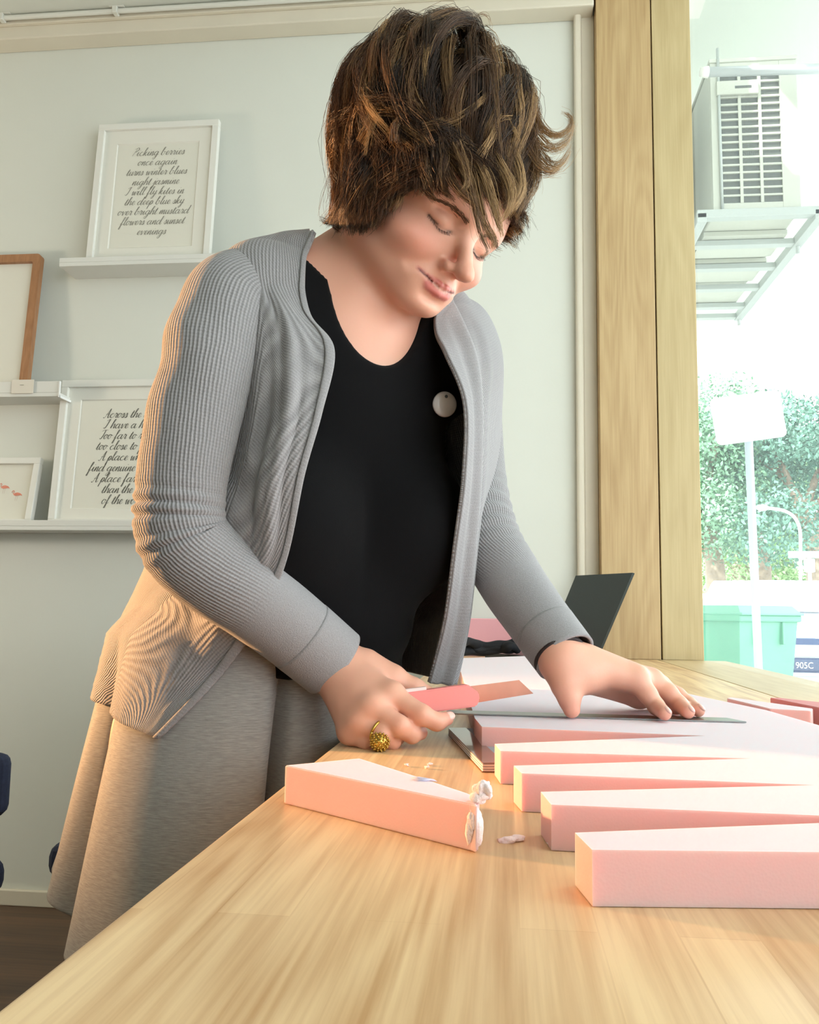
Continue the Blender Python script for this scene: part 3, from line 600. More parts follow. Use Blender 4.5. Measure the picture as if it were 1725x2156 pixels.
far_car(1520, 1230, 15, 1.9, 'leftmost pale parked car in the distance beyond the bin'); far_car(1610, 1236, 17, 1.8, 'right one of two pale cars in the distance beyond the bin')
# street lamp and street-name sign
lm = mat('lamp_white', srgb(242, 244, 246), .4)
c = P(1686, 1150, 15); b0 = A(c[0], c[1], -.13); e = empty('street_lamp', b0, 'white street lamp with curved arm in front of the trees', 'street lamp')
pts = [(1686, 1240, 15), (1686, 1150, 15), (1684, 1112, 15), (1672, 1088, 15), (1650, 1075, 15), (1620, 1070, 15), (1606, 1070, 15)]
mk('pole', *tube([b0]+list(spline([P(*p) for p in pts], 30)), .026, 10), lm, e, True)
mk('lamp_head', *blob(P(1606, 1069, 15), .095, 3, 0, 1, (1.1, .8, .6)), lm, e, True)
c = P(1706, 1200, 14); b0 = A(c[0], c[1], -.13); e = empty('street_name_sign', b0, 'pale green street name board on a white post at the right edge', 'sign')
mk('post', *tube([b0, P(1704, 1166, 14)], .028, 8), lm, e, True)
V, Fc = _box(P(1664, 1174, 13.95)-A(0, .012, 0), P(1790, 1162, 13.95), .004, 1); mk('name_board', V, Fc, mat('board_mint', srgb(200, 226, 220), .5), e)
V, Fc = _box(P(1693, 1205, 13.95)-A(0, .06, 0), P(1714, 1177, 13.95), .01, 1); mk('signal_box', V, Fc, lm, e)
# white low building far behind
bd = empty('far_building', A(*P(1540, 900, 60)[:2], -.13), 'white low building with a dark opening seen above the trees', 'building')
ba = P(1440, 740, 60); bb = P(1640, 1200, 60); V, Fc = _box(A(ba[0]-6, ba[1], -.1), A(bb[0], ba[1]+8, ba[2]), 0, 1); mk('wall', V, Fc, white_paint, bd)
V, Fc = _box(P(1480, 757, 59.9), P(1500, 740, 59.9), 0, 1); mk('window', V, Fc, mat('far_window', srgb(170, 184, 180), .6), bd)
# trees
leaf_ms = [mat('leaf_%s' % n, c, .6, noise=(3, .35)) for n, c in (('dark', srgb(96, 136, 118)), ('mid', srgb(118, 158, 126)), ('pale', srgb(150, 186, 128)))]
bark = mat('bark', srgb(150, 136, 118), .9, noise=(6, .3))
def leaves(centres, radii, n, size, seed):
    r = np.random.default_rng(seed); w_ = radii**2; k = r.choice(len(centres), n, p=w_/w_.sum())
    d = r.normal(size=(n, 3)); d /= np.linalg.norm(d, axis=1)[:, None]; rad = radii[k]*(.55+.5*r.random(n))
    p = centres[k]+d*rad[:, None]*A(1, 1, .8); a = r.normal(size=(n, 3)); a /= np.linalg.norm(a, axis=1)[:, None]; b = np.cross(a, d+r.normal(size=(n, 3))*.4); b /= np.linalg.norm(b, axis=1)[:, None]+1e-9
    s = size*(.6+.8*r.random(n))[:, None]; V = np.stack([p-a*s, p+b*s*.5, p+a*s, p-b*s*.5], 1).reshape(-1, 3)
    return V, np.arange(4*n).reshape(n, 4)
def tree(px, d, top, spread, ms, seed, label, nl=16000, low=.3):
    r = np.random.default_rng(seed); c = P(px, 1288, d); b0 = A(c[0], c[1], -.13); h = P(px, top, d)[2]+.13
    e = empty('tree', b0, label, 'tree', 'trees across the road')
    tr_ = [b0, b0+A(.1, 0, h*.3), b0+A(-.1, 0, h*.5)]; mk('trunk', *tube(spline(tr_, 8), np.linspace(.28, .18, 8), 10), bark, e, True)
    cs = []; rs = []
    for k in range(9):
        a = r.uniform(0, 6.28); q = b0+A(math.cos(a)*spread*r.uniform(.2, .75), math.sin(a)*spread*r.uniform(.2, .75), h*r.uniform(low+.12, .86)); cs.append(q); rs.append(spread*r.uniform(.35, .55))
        if k < 5: mk('branch', *tube(spline([tr_[2-k % 2], (tr_[2]+q)/2+A(0, 0, .2), q], 8), np.linspace(.12, .04, 8), 6), bark, e, True)
    tag(mk('foliage', *leaves(np.array(cs), np.array(rs), nl, spread*.024, seed), leaf_ms[ms], e), kind='stuff')
tree(1500, 21, 800, 2.3, 1, 1, 'bushy mid green tree left of the road sign'); tree(1600, 24, 770, 2.8, 0, 2, 'tall dark tree directly behind the road sign'); tree(1715, 20, 745, 2.4, 0, 3, 'tree with bare branches behind the street lamp')
tree(1560, 30, 860, 3.2, 2, 4, 'pale yellow green tree low behind the bin', low=.0); tree(1660, 33, 900, 3.4, 2, 6, 'pale distant tree behind the street lamp pole', low=0.)

# ================================================================ signed distance modelling
def sd_ell(p, c, r):
    q = (p-np.float32(c))/np.float32(r); k = np.sqrt((q*q).sum(1)); g = q/np.float32(r); k2 = np.sqrt((g*g).sum(1))+1e-9
    return k*(k-1)/k2
def sd_cone(p, a, b, ra, rb):
    a = np.float32(a); b = np.float32(b); ba = b-a; l2 = float(ba@ba); pa = p-a; t = np.clip((pa@ba)/l2, 0, 1)
    d = pa-t[:, None]*ba; return np.sqrt((d*d).sum(1))-(ra+(rb-ra)*t)
def smin(a, b, k):
    h = np.clip(.5+.5*(b-a)/k, 0, 1); return b+(a-b)*h-k*h*(1-h)
def smax(a, b, k): return -smin(-a, -b, k)
def loc(p, o, ex, ey, ez):
    q = p-np.float32(o); return np.stack([q@np.float32(ex), q@np.float32(ey), q@np.float32(ez)], 1)
def nets(f, lo, hi, h, relax=2):
    lo = np.array(lo, float); n = np.ceil((np.array(hi)-lo)/h/4).astype(int)*4+1
    ax = [lo[i]+h*np.arange(n[i]) for i in range(3)]
    cg = np.stack(np.meshgrid(*[a[::4] for a in ax], indexing='ij'), -1).reshape(-1, 3).astype(np.float32)
    cs = f(cg).reshape([len(a[::4]) for a in ax])
    near = np.abs(cs) < h*4*1.9; blk = np.zeros([s-1 for s in cs.shape], bool); sgn = cs[:-1, :-1, :-1]
    for i in (0, 1):
        for j in (0, 1):
            for k in (0, 1): blk |= near[i:cs.shape[0]-1+i, j:cs.shape[1]-1+j, k:cs.shape[2]-1+k]
    up = lambda a: np.repeat(np.repeat(np.repeat(a, 4, 0), 4, 1), 4, 2)
    vol = np.zeros(n, np.float32); msk = np.zeros(n, bool)
    vol[:-1, :-1, :-1] = np.sign(up(sgn))*1.; b4 = up(blk)
    for i in (0, 1):
        for j in (0, 1):
            for k in (0, 1): msk[i:n[0]-1+i, j:n[1]-1+j, k:n[2]-1+k] |= b4
    for d in range(3):
        s = [slice(None)]*3; s[d] = -1; t = [slice(None)]*3; t[d] = -2; vol[tuple(s)] = vol[tuple(t)]
    idx = np.argwhere(msk); pts = (lo+idx*h).astype(np.float32); out = np.empty(len(pts), np.float32)
    for s in range(0, len(pts), 400000): out[s:s+400000] = f(pts[s:s+400000])
    vol[msk] = out
    ins = vol < 0
    c8 = [(i, j, k) for i in (0, 1) for j in (0, 1) for k in (0, 1)]
    cnt = sum(ins[i:n[0]-1+i, j:n[1]-1+j, k:n[2]-1+k].astype(np.int8) for i, j, k in c8)
    cells = np.argwhere((cnt > 0) & (cnt < 8)); vid = -np.ones([x-1 for x in n], np.int64); vid[tuple(cells.T)] = np.arange(len(cells))
    cv = {c: vol[cells[:, 0]+c[0], cells[:, 1]+c[1], cells[:, 2]+c[2]] for c in c8}
    acc = np.zeros((len(cells), 3)); num = np.zeros(len(cells))
    for c in c8:
        for d in range(3):
            if c[d] == 0:
                e = list(c); e[d] = 1; a, b = cv[c], cv[tuple(e)]; m_ = (a < 0) != (b < 0); t = np.where(m_, a/(a-b+1e-12), 0)
                q = np.array(c, float)[None].repeat(len(cells), 0); q[:, d] = t; acc += q*m_[:, None]; num += m_
    V = lo+(cells+acc/num[:, None])*h; quads = []
    for d in range(3):
        s0 = [slice(0, n[i]-(1 if i == d else 0)) for i in range(3)]; s1 = list(s0); s1[d] = slice(1, n[d])
        a, b = ins[tuple(s0)], ins[tuple(s1)]; ed = np.argwhere(a != b); u, w = (d+1) % 3, (d+2) % 3
        ok = (ed[:, u] > 0) & (ed[:, w] > 0) & (ed[:, u] < n[u]-1) & (ed[:, w] < n[w]-1); ed = ed[ok]; fl = a[tuple(ed.T)]
        ids = []
        for du, dw in ((-1, -1), (0, -1), (0, 0), (-1, 0)):
            q = ed.copy(); q[:, u] += du; q[:, w] += dw; ids.append(vid[tuple(q.T)])
        ids = np.stack(ids, 1); ids[~fl] = ids[~fl][:, ::-1]; quads.append(ids)
    Q_ = np.vstack(quads)
    for _ in range(relax):
        s = np.zeros_like(V); c = np.zeros(len(V))
        for i in range(4):
            j = (i+1) % 4; np.add.at(s, Q_[:, i], V[Q_[:, j]]); np.add.at(s, Q_[:, j], V[Q_[:, i]]); np.add.at(c, Q_[:, i], 1); np.add.at(c, Q_[:, j], 1)
        V = V*.5+.5*s/c[:, None]
    return V, Q_

# ================================================================ the woman: frames of head and torso
person = empty('person', (-.28, 1.0, 0), 'woman in grey cardigan and black top bending over the counter, cutting foam', 'person')
HYAW, HPIT, HROL = math.radians(41.2), math.radians(35.7), math.radians(-10.8)
hf = math.sin(HYAW)*R0-math.cos(HYAW)*FH
HF = math.cos(HPIT)*hf-math.sin(HPIT)*UP; HU = math.sin(HPIT)*hf+math.cos(HPIT)*UP; HX = math.cos(HYAW)*R0+math.sin(HYAW)*FH
HX, HU = HX*math.cos(HROL)+HU*math.sin(HROL), HU*math.cos(HROL)-HX*math.sin(HROL)
EYE = P(967, 489.5, .879); HC = EYE-.076*HF
def HL(x, y, z): return HC+x*HX+y*HF+(z*.78 if z < 0 else z)*HU
SR, SL = P(470, 625, .875), P(975, 740, 1.01)
TX = nrm((SL-SR)*A(1, 1, 0)); tf = A(TX[1], -TX[0], 0); LEAN = math.radians(19)
TU = math.cos(LEAN)*UP+math.sin(LEAN)*tf; TF = math.cos(LEAN)*tf-math.sin(LEAN)*UP; TO = (SR+SL)/2
def TL(x, y, z): return TO+x*TX+y*TF+z*TU
NB = TL(.0, .0, .05)
LID = [(.0180, .0860, -.0070), (.0300, .0876, -.0112), (.0440, .0770, -.0050)]
KZ = .78   # short lower face
def hloc(w):
    p = loc(w, HC, HX, HF, HU); p[:, 2] = np.where(p[:, 2] < 0, p[:, 2]/KZ, p[:, 2]); return p
def sd_head(w):
    p = hloc(w); ps = p.copy(); ps[:, 0] = np.abs(ps[:, 0])
    d = sd_ell(p, (0, -.008, .030), (.076, .094, .090))
    d = smin(d, sd_ell(p, (0, .042, -.038), (.058, .050, .070)), .03)
    d = smin(d, sd_ell(p, (0, .050, .028), (.062, .044, .05)), .02)                 # forehead
    d = smin(d, sd_cone(ps, (.053, -.002, -.052), (.012, .070, -.097), .021, .017), .025)   # jaw
    d = smin(d, sd_ell(p, (0, .078, -.098), (.019, .016, .016)), .016)                # chin
    d = smin(d, sd_ell(ps, (.040, .060, -.036), (.023, .024, .021)), .018)            # smiling cheeks
    d = smin(d, sd_ell(p, (0, .074, -.072), (.034, .020, .024)), .014)               # muzzle
    d = smin(d, sd_cone(ps, (.010, .086, .020), (.046, .066, .016), .0085, .008), .016)     # brow ridge
    d = smax(d, -sd_ell(ps, (.031, .098, .001), (.0165, .017, .0105)), .014)           # eye socket
    d = smin(d, sd_cone(p, (0, .083, .008), (0, .111, -.034), .0068, .0085), .010)        # nose
    d = smin(d, sd_ell(p, (0, .1150, -.041), (.0100, .0120, .0100)), .008)
    d = smin(d, sd_ell(ps, (.0115, .099, -.044), (.0068, .0100, .0074)), .006)
    d = smax(d, -sd_ell(ps, (.0062, .1085, -.0525), (.0036, .005, .003)), .003)          # nostrils
    d = smin(d, sd_ell(ps, (.0305, .0745, -.0015), (.0150, .0125, .0118)), .004)         # lidded eyeball
    d = smax(d, -sd_cone(ps, (.017, .0890, .0095), (.043, .0790, .0075), .0012, .0012), .004) # lid fold
    d = smax(d, -np.minimum(sd_cone(ps, LID[0], LID[1], .0008, .0010), sd_cone(ps, LID[1], LID[2], .0010, .0008)), .003) # closed lid line
    d = smin(d, sd_cone(ps, (.027, .0850, -.0655), (.004, .0968, -.0675), .0018, .0042), .004)  # upper lip
    d = smin(d, np.minimum(sd_cone(ps, (.027, .0840, -.0668), (.013, .0925, -.0765), .0016, .0046), sd_cone(ps, (.013, .0925, -.0765), (.0, .0958, -.0790), .0046, .0052)), .004)   # lower lip
    d = smax(d, -sd_cone(ps, (.0285, .0870, -.0655), (.0, .1005, -.0725), .0009, .0013), .002)   # mouth line
    d = smax(d, -sd_cone(ps, (.019, .0960, -.045), (.038, .0825, -.066), .0022, .0030), .009)     # smile fold
    d = smax(d, -sd_ell(p, (0, .097, -.0895), (.016, .006, .004)), .008)
    d = smin(d, sd_ell(ps, (.074, -.008, -.012), (.007, .016, .028)), .006)             # ears under the hair
    return d
NT = HL(0, -.022, -.055)
def sd_torso(w):
    p = loc(w, TO, TX, TF, TU); ps = p.copy(); ps[:, 0] = np.abs(ps[:, 0])
    d = sd_ell(p, (0, -.005, -.155), (.130, .094, .175))
    d = smin(d, sd_cone(ps, (.02, -.012, .005), (.132, -.008, -.026), .042, .034), .04)
    d = smin(d, sd_ell(ps, (.068, .072, -.200), (.066, .062, .068)), .035)
    d = smin(d, sd_ell(p, (0, .0, -.36), (.108, .092, .16)), .05)
    d = smin(d, sd_ell(p, (0, -.03, -.50), (.145, .12, .13)), .06)
    return d
def sd_neck(w):
    d = sd_cone(w, TL(0, -.012, .0), NT, .056, .050)
    d = smin(d, sd_cone(w, TL(-.02, -.03, .06), TL(-.11, -.015, .012), .030, .03), .03)
    return smin(d, sd_cone(w, TL(.02, -.03, .06), TL(.11, -.015, .012), .030, .03), .03)
def sd_bust(w):
    d = smin(sd_torso(w), sd_neck(w), .035)
    d = smin(d, sd_head(w), .022)
    return d
SLV_R = [(552, 600, .905), (486, 636, .868), (441, 760, .835), (398, 930, .818), (380, 1050, .812), (388, 1135, .812), (452, 1203, .820), (535, 1262, .832), (620, 1327, .846), (703, 1396, .862)]
SLV_L = [(962, 690, 1.04), (985, 735, 1.05), (998, 850, 1.06), (1005, 1000, 1.045), (1022, 1120, 1.0), (1072, 1216, .96), (1128, 1298, .92), (1192, 1384, .877)]
EL_R, WR_R = P(388, 1125, .815), P(700, 1397, .866); EL_L, WR_L = P(1035, 1135, 1.0), P(1182, 1388, .872)
HIPC = A(-.305, 1.0, 0)
def chain(w, pts, rad, k=.004):
    d = None
    for i in range(len(pts)-1):
        c = sd_cone(w, pts[i], pts[i+1], rad[i], rad[i+1]); d = c if d is None else smin(d, c, k)
    return d
def sd_limbs(w):
    d = sd_torso(w)
    for sl, r in ((SLV_R, .031), (SLV_L, .026)):
        q = [P(*t) for t in sl]; d = smin(d, chain(w, [q[1]]+q[2:], [r*.9]+[r-(r-.022)*k/(len(q)-2) for k in range(len(q)-2)], .01), .02)
    for hx, kx, fx in (((-.36, .97), (-.40, .95), (-.42, .98)), ((-.27, 1.06), (-.27, 1.07), (-.26, 1.10))):
        d = smin(d, smin(sd_cone(w, (*hx, .74), (*kx, .44), .075, .05), sd_cone(w, (*kx, .44), (*fx, .07), .05, .034), .04), .05)
    return d
# hands
FR = (.0105, .0092, .0080, .0066)
RH = dict(index=[P(824, 1464, .818), P(888, 1505, .803), P(920, 1520, .808), P(941, 1513, .816)], middle=[P(784, 1488, .808), P(842, 1529, .793), P(868, 1546, .803), P(886, 1543, .82)],
          ring=[P(757, 1519, .808), P(806, 1546, .793), P(826, 1561, .803), P(838, 1556, .82)], little=[P(737, 1541, .815), P(776, 1562, .803), P(795, 1567, .815), P(806, 1558, .828)],
          thumb=[P(772, 1400, .862), P(826, 1428, .858), P(872, 1451, .856), P(912, 1469, .855)])
LH = dict(index=[P(1340, 1430, .872), P(1364, 1462, .864), P(1383, 1488, .860), PZ(1400, 1502, FT+.0085)], middle=[P(1372, 1435, .893), P(1408, 1460, .884), P(1432, 1484, .877), PZ(1449, 1499, FT+.0085)],
          ring=[P(1385, 1444, .915), P(1426, 1465, .905), P(1452, 1484, .896), PZ(1471, 1496, FT+.0082)], little=[P(1345, 1462, .93), P(1380, 1476, .938), P(1402, 1486, .93), PZ(1420, 1492, FT+.0075)],
          thumb=[P(1180, 1402, .862), P(1190, 1442, .853), P(1199, 1471, .849), PZ(1204, 1494, FT+.009)])
def hand(w, Hd, wr, fore, arm_r=.025):
    d = chain(w, [fore, wr], [arm_r+.004, arm_r], .01)
    for n, s in (('index', 1), ('middle', 1), ('ring', .95), ('little', .88)):
        ms = Hd[n]; d2 = chain(w, ms, [r*s for r in FR]); st = wr*.75+ms[0]*.25
        d = smin(d, sd_cone(w, st, ms[0], .0165, .0118*s), .014); d = smin(d, d2, .0035)
        d = smin(d, sd_ell(w, Hd[n][0], (.0118*s,)*3), .008)
    th = Hd['thumb']; d = smin(d, sd_cone(w, wr*.6+th[0]*.4, th[1], .0175, .0125), .016)
    d = smin(d, chain(w, th, (.0155, .0118, .0105, .0082)), .006)
    return d
def hand_r(w): return hand(w, RH, WR_R, P(640, 1345, .855), .0265)
def hand_l(w):
    d = hand(w, LH, WR_L, P(1135, 1310, .912), .0215)
    d = smin(d, sd_ell(w, P(1222, 1425, .868), (.02, .02, .016)), .015)
    return smin(d, sd_cone(w, P(1230, 1415, .885), LH['little'][0], .017, .011), .014)
def bounds(pts, m): p = np.array(pts); return p.min(0)-m, p.max(0)+m
bust = nets(sd_bust, *bounds([HL(0, 0, 0), HL(0, 0, .06), TL(-.14, 0, -.1), TL(.14, 0, -.1)], .125), .0021, 1)
# finer face replaces nothing: one lattice for head, neck and chest keeps the surface continuous
lmb = nets(sd_limbs, (-.52, .72, .02), (.12, 1.22, 1.25), .009, 1)
hr = nets(hand_r, *bounds([q for f in RH.values() for q in f]+[P(640, 1345, .855)], .03), .0013, 2)
hl = nets(hand_l, *bounds([q for f in LH.values() for q in f]+[P(1135, 1310, .912)], .03), .0013, 2)
zc = lmb[0][:, 2] < .80; lmb[0][zc, 0] = np.minimum(lmb[0][zc, 0], -.172)   # hips stay this side of the counter edge
# skin colour by place on the body
SK = np.array(srgb(226, 170, 146)[:3])
def tint(C, wgt, col): return C*(1-wgt[:, None])+np.array(srgb(*col)[:3])*wgt[:, None]
def g(p, c, r): q = (p-np.array(c))/np.array(r); return np.exp(-(q*q).sum(1))
p = hloc(bust[0]); ps = p.copy(); ps[:, 0] = np.abs(ps[:, 0])
C = np.tile(SK, (len(p), 1))
C = tint(C, .55*g(ps, (.042, .07, -.035), (.024, .04, .022)), (214, 128, 110)); C = tint(C, .4*g(p, (0, .11, -.042), (.014, .02, .012)), (212, 130, 112))
ax_, ay_, az_ = ps.T
lipw = np.exp(-np.maximum(0, np.minimum(np.minimum(chain(ps.astype(np.float32), [(.027, .0850, -.0655), (.004, .0968, -.0675)], (.002, .0042)), chain(ps.astype(np.float32), [(.027, .0840, -.0668), (.013, .0925, -.0765), (0., .0958, -.0790)], (.0016, .0046, .0052))), 1))/.0008)*(ay_ > .07)
C = tint(C, np.clip(lipw, 0, 1)*.8, (196, 98, 96))
ml = np.exp(-np.maximum(0, chain(ps.astype(np.float32), [(.0285, .0870, -.0655), (0., .1005, -.0725)], (.0009, .0013)))/.0007); C = tint(C, ml*.85*(ax_ > .012), (92, 40, 38)); C = tint(C, ml*.6*(ax_ <= .012), (214, 180, 168))
C = tint(C, .35*g(ps, (.031, .088, .002), (.016, .014, .008)), (196, 136, 112)); ll = np.exp(-np.maximum(0, chain(ps.astype(np.float32), LID, (.0009,)*3))/.0011); C = tint(C, ll*.9, (56, 34, 28))
def hcol(V, Hd):
    C = np.tile(SK, (len(V), 1))
    for f, q in Hd.items():
        C = tint(C, .5*g(V, q[-1], (.011,)*3), (222, 136, 122)); C = tint(C, .25*g(V, q[1], (.01,)*3), (214, 140, 120))
    return C
V, Fc = [], []; n = 0; CC = []
for (v, f), c in ((bust, C), (lmb, np.tile(SK, (len(lmb[0]), 1))), (hr, hcol(hr[0], RH)), (hl, hcol(hl[0], LH))):
    V.append(v); Fc.append(f+n); n += len(v); CC.append(c)
skin = mat('skin', (.7, .4, .3, 1), .48, attr='Col', sss=.25, bump=(420, .04))
mk('body', np.vstack(V), np.vstack(Fc), skin, person, True, cols=np.vstack(CC))
# finger nails
nail = mat('nail', srgb(238, 190, 178), .25)
def nail_on(tip, prev, up_, r, par=person):
    d = nrm(tip-prev); u = nrm(up_-d*(up_@d)); s = np.cross(d, u); c = tip+u*r*.62+d*r*.1
    bm = bmesh.new(); bmesh.ops.create_uvsphere(bm, u_segments=14, v_segments=8, radius=1); v, f = vf(bm)
    mk('fingernail', c+v[:, :1]*s*r*.72+v[:, 1:2]*d*r*1.0+v[:, 2:]*u*r*.4, f, nail, par, True)
nail_on(RH['index'][3], RH['index'][2], nrm(-FW+.6*UP), .0066)
for k in ('index', 'middle', 'ring'): nail_on(LH[k][3], LH[k][2], nrm(UP+.9*RT), .0064)
# lashes and brows
hairdark = mat('brow_hair', srgb(112, 80, 58), .7); lash = mat('lashes', srgb(30, 20, 18), .6)
def tubes(paths, r0, r1, seg=4):
    parts = [tube(pp, np.linspace(r0, r1, len(pp)), seg, False) for pp in paths]; return merge(*parts)
def on_face(x, z):
    """point of the face surface in front of local (x, z)"""
    ys = np.linspace(.14, .03, 400); w = np.array([HL(x, y, z) for y in ys]).astype(np.float32); d = sd_head(w); k = int(np.argmax(d < 0)); return ys[k]
for s in (-1, 1):
    ls = []
    for t in np.linspace(.05, 1, 24):
        q = spline(LID, 41)[int(t*40)]; y = on_face(q[0], q[2]); a = HL(s*q[0], y+.0004, q[2]); o = s*HX*(t-.35)
        ls.append(spline([a, a+.0022*HF-.0020*HU+o*.0015, a+.0036*HF-.0030*HU+o*.0045], 5))
    mk('eyelashes', *tubes(ls, .00026, .0001, 3), lash, person)
    bs = []; rr = np.random.default_rng(5)
    for t in rr.random(140):
        x = .012+.037*t; z = .0095+.0060*math.sin(t*2.5)-.003*t+rr.normal()*.0013*(1-.5*t); a = HL(s*x, on_face(x, z)+.0002, z)
        dd = nrm(s*HX*.9+HU*.3*(1-t*1.6)-HF*(.15+.45*t)); bs.append([a, a+dd*.0035+HF*.0009, a+dd*.0065+HF*.0002])
    mk('eyebrow', *tubes([np.array(b) for b in bs], .00034, .0001, 3), hairdark, person)

# ================================================================ her clothes
def knit(name, col, pitch=.0036):
    """heather rib knit: ribs along the cloth (UV in metres, x across), strength in Col.r"""
    m = bpy.data.materials.new(name); m.use_nodes = True; MATS[name] = m; nt = m.node_tree; N = nt.nodes; L = nt.links; b = N['Principled BSDF']
    b.inputs['Roughness'].default_value = .9; b.inputs['Specular IOR Level'].default_value = .2; b.inputs['Sheen Weight'].default_value = .25
    tc = N.new('ShaderNodeTexCoord'); sp = N.new('ShaderNodeSeparateXYZ'); L.new(tc.outputs['UV'], sp.inputs[0])
    at = N.new('ShaderNodeAttribute'); at.attribute_name = 'Col'; sc = N.new('ShaderNodeSeparateColor'); L.new(at.outputs['Color'], sc.inputs[0])
    def mth(op, a, b_=None):
        q = N.new('ShaderNodeMath'); q.operation = op
        for i, v in enumerate((a, b_)):
            if v is None: continue
            if isinstance(v, (int, float)): q.inputs[i].default_value = v
            else: L.new(v, q.inputs[i])
        return q.outputs[0]
    def noise(scale, det=3):
        t = N.new('ShaderNodeTexNoise'); t.inputs['Scale'].default_value = scale; t.inputs['Detail'].default_value = det; L.new(tc.outputs['Object'], t.inputs['Vector']); return t.outputs['Fac']
    n1 = noise(30, 2); u = mth('ADD', mth('MULTIPLY', sp.outputs[0], 6.2832/pitch), mth('MULTIPLY', n1, 5.))
    w = mth('SINE', u); v = mth('SINE', mth('MULTIPLY', sp.outputs[1], 6.2832/.0030))
    h = mth('MULTIPLY', mth('ADD', w, mth('MULTIPLY', v, .25)), sc.outputs[0]); fine = noise(900, 2); h2 = mth('ADD', h, mth('MULTIPLY', fine, 1.1))
    bp = N.new('ShaderNodeBump'); bp.inputs['Strength'].default_value = .5; bp.inputs['Distance'].default_value = .0011; L.new(h2, bp.inputs['Height']); L.new(bp.outputs[0], b.inputs['Normal'])
    k = mth('ADD', mth('MULTIPLY', h, .18), mth('ADD', mth('MULTIPLY', fine, .5), .78)); mx = N.new('ShaderNodeMix'); mx.data_type = 'RGBA'; mx.blend_type = 'MULTIPLY'; mx.inputs[0].default_value = 1; mx.inputs[6].default_value = col
    L.new(k, mx.inputs[7]); L.new(mx.outputs[2], b.inputs['Base Color']); return m
knit_grey = knit('grey_knit', srgb(146, 145, 147))
card = None
# ---- T-shirt
NCUT = (A(.012, .085, .062), A(.066, .12, .098))
def sd_shirt(w, cutting=True):
    p = loc(w, TO, TX, TF, TU)
    d = smin(sd_torso(w), sd_cone(w, TL(-.115, 0, -.03), TL(.115, 0, -.03), .045, .045), .03)
    d = smin(d, sd_ell(p, (-.01, .045, -.32), (.092, .085, .14)), .05)
    d = smin(d, sd_cone(w, TL(-.10, -.01, .02), TL(.10, -.01, .02), .036, .036), .03)
    d = d-.006
    # soft cross folds below the bust
    d = d+.0022*np.sin(p[:, 2]*95+p[:, 0]*14+2*np.sin(p[:, 0]*22))*np.clip((-.27-p[:, 2])/.06, 0, 1).astype(np.float32)
    if not cutting: return d
    cut = sd_ell(p, NCUT[0], NCUT[1]); cut = np.minimum(cut, sd_cone(w, TL(0, -.02, .02), TL(0, .0, .2), .064, .09))
    d = smax(d, -cut, .003)
    d = np.maximum(d, np.clip(.812-.12*(w[:, 0]+.28)-.6*np.maximum(0, w[:, 0]+.19), .768, .83)-w[:, 2])
    return d
shirt_m = mat('black_jersey', srgb(9, 9, 11), .9, sheen=.04, spec=.15, bump=(900, .15))
tsh = nets(sd_shirt, *bounds([TL(-.17, 0, .03), TL(.17, 0, .03), TL(0, .1, -.2), TL(0, -.1, -.1), A(-.29, 1.0, .82), A(-.2, .95, .82), A(-.42, 1.1, .83)], .085), .004, 2)
zc = tsh[0][:, 2] < .757; tsh[0][zc, 0] = np.minimum(tsh[0][zc, 0], -.164); mk('t_shirt', *tsh, shirt_m, person, True)
# neck binding of the T-shirt follows the cut
# ---- skirt
def pw(x, tbl):
    a = np.array([t[0] for t in tbl], float); v = np.array([t[1] for t in tbl], float); a3 = np.r_[a-360, a, a+360]; v3 = np.r_[v, v, v]
    ph = np.mod(x, 360); i = np.clip(np.searchsorted(a3, ph)-1, 1, len(a3)-3); t = (ph-a3[i])/(a3[i+1]-a3[i])
    m0 = (v3[i+1]-v3[i-1])/(a3[i+1]-a3[i-1])*(a3[i+1]-a3[i]); m1 = (v3[i+2]-v3[i])/(a3[i+2]-a3[i])*(a3[i+1]-a3[i])
    return (2*t**3-3*t**2+1)*v3[i]+(t**3-2*t**2+t)*m0+(-2*t**3+3*t**2)*v3[i+1]+(t**3-t**2)*m1
hem = [(0, .16), (30, .19), (60, .23), (90, .25), (130, .252), (158, .238), (172, .217), (182, .196), (195, .184), (206, .150), (213, .136), (220, .154), (231, .178), (245, .187), (262, .195), (280, .195), (294, .182), (300, .128), (306, .178), (320, .185), (340, .165)]
mid = [(0, .14), (60, .175), (90, .195), (130, .208), (158, .199), (180, .180), (197, .167), (206, .146), (213, .126), (221, .148), (235, .164), (250, .168), (265, .168), (286, .164), (295, .154), (300, .114), (305, .152), (325, .155)]
top = [(0, .124), (60, .13), (90, .14), (160, .165), (180, .160), (200, .146), (214, .137), (240, .140), (270, .140), (294, .138), (300, .120), (306, .138), (330, .132)]
ns, na = 90, 360
ang = np.arange(na)*360./na; R3 = spline(np.stack([pw(ang, top), pw(ang, mid)*1., pw(ang, hem)]), ns)
zs = np.linspace(.845, .535, ns); cxs = np.linspace(-.283, -.312, ns); cys = np.linspace(.985, 1.0, ns)
V = np.stack([cxs[:, None]+R3*np.cos(np.radians(ang)), cys[:, None]+R3*np.sin(np.radians(ang)), zs[:, None]+.034*np.linspace(0, 1, ns)[:, None]**2*np.exp(-((ang-172)/32)**2)[None]], -1)
lim = -.164; x = V[..., 0]; V[..., 0] = np.where(x > lim-.02, lim-.02+.02*np.tanh((x-lim+.02)/.02*.9), x)
def jersey():
    m = mat('heather_jersey', srgb(150, 150, 147), .9, noise=(420, .20, (.25, .25, 3)), bump=(500, .12), sheen=.2, spec=.2); return m
sk = mk('skirt', V.reshape(-1, 3), gridfaces(ns, na, True), jersey(), person, True); solidify(sk, .004); sk['label'] = 'flared heather grey jersey skirt with pleats'
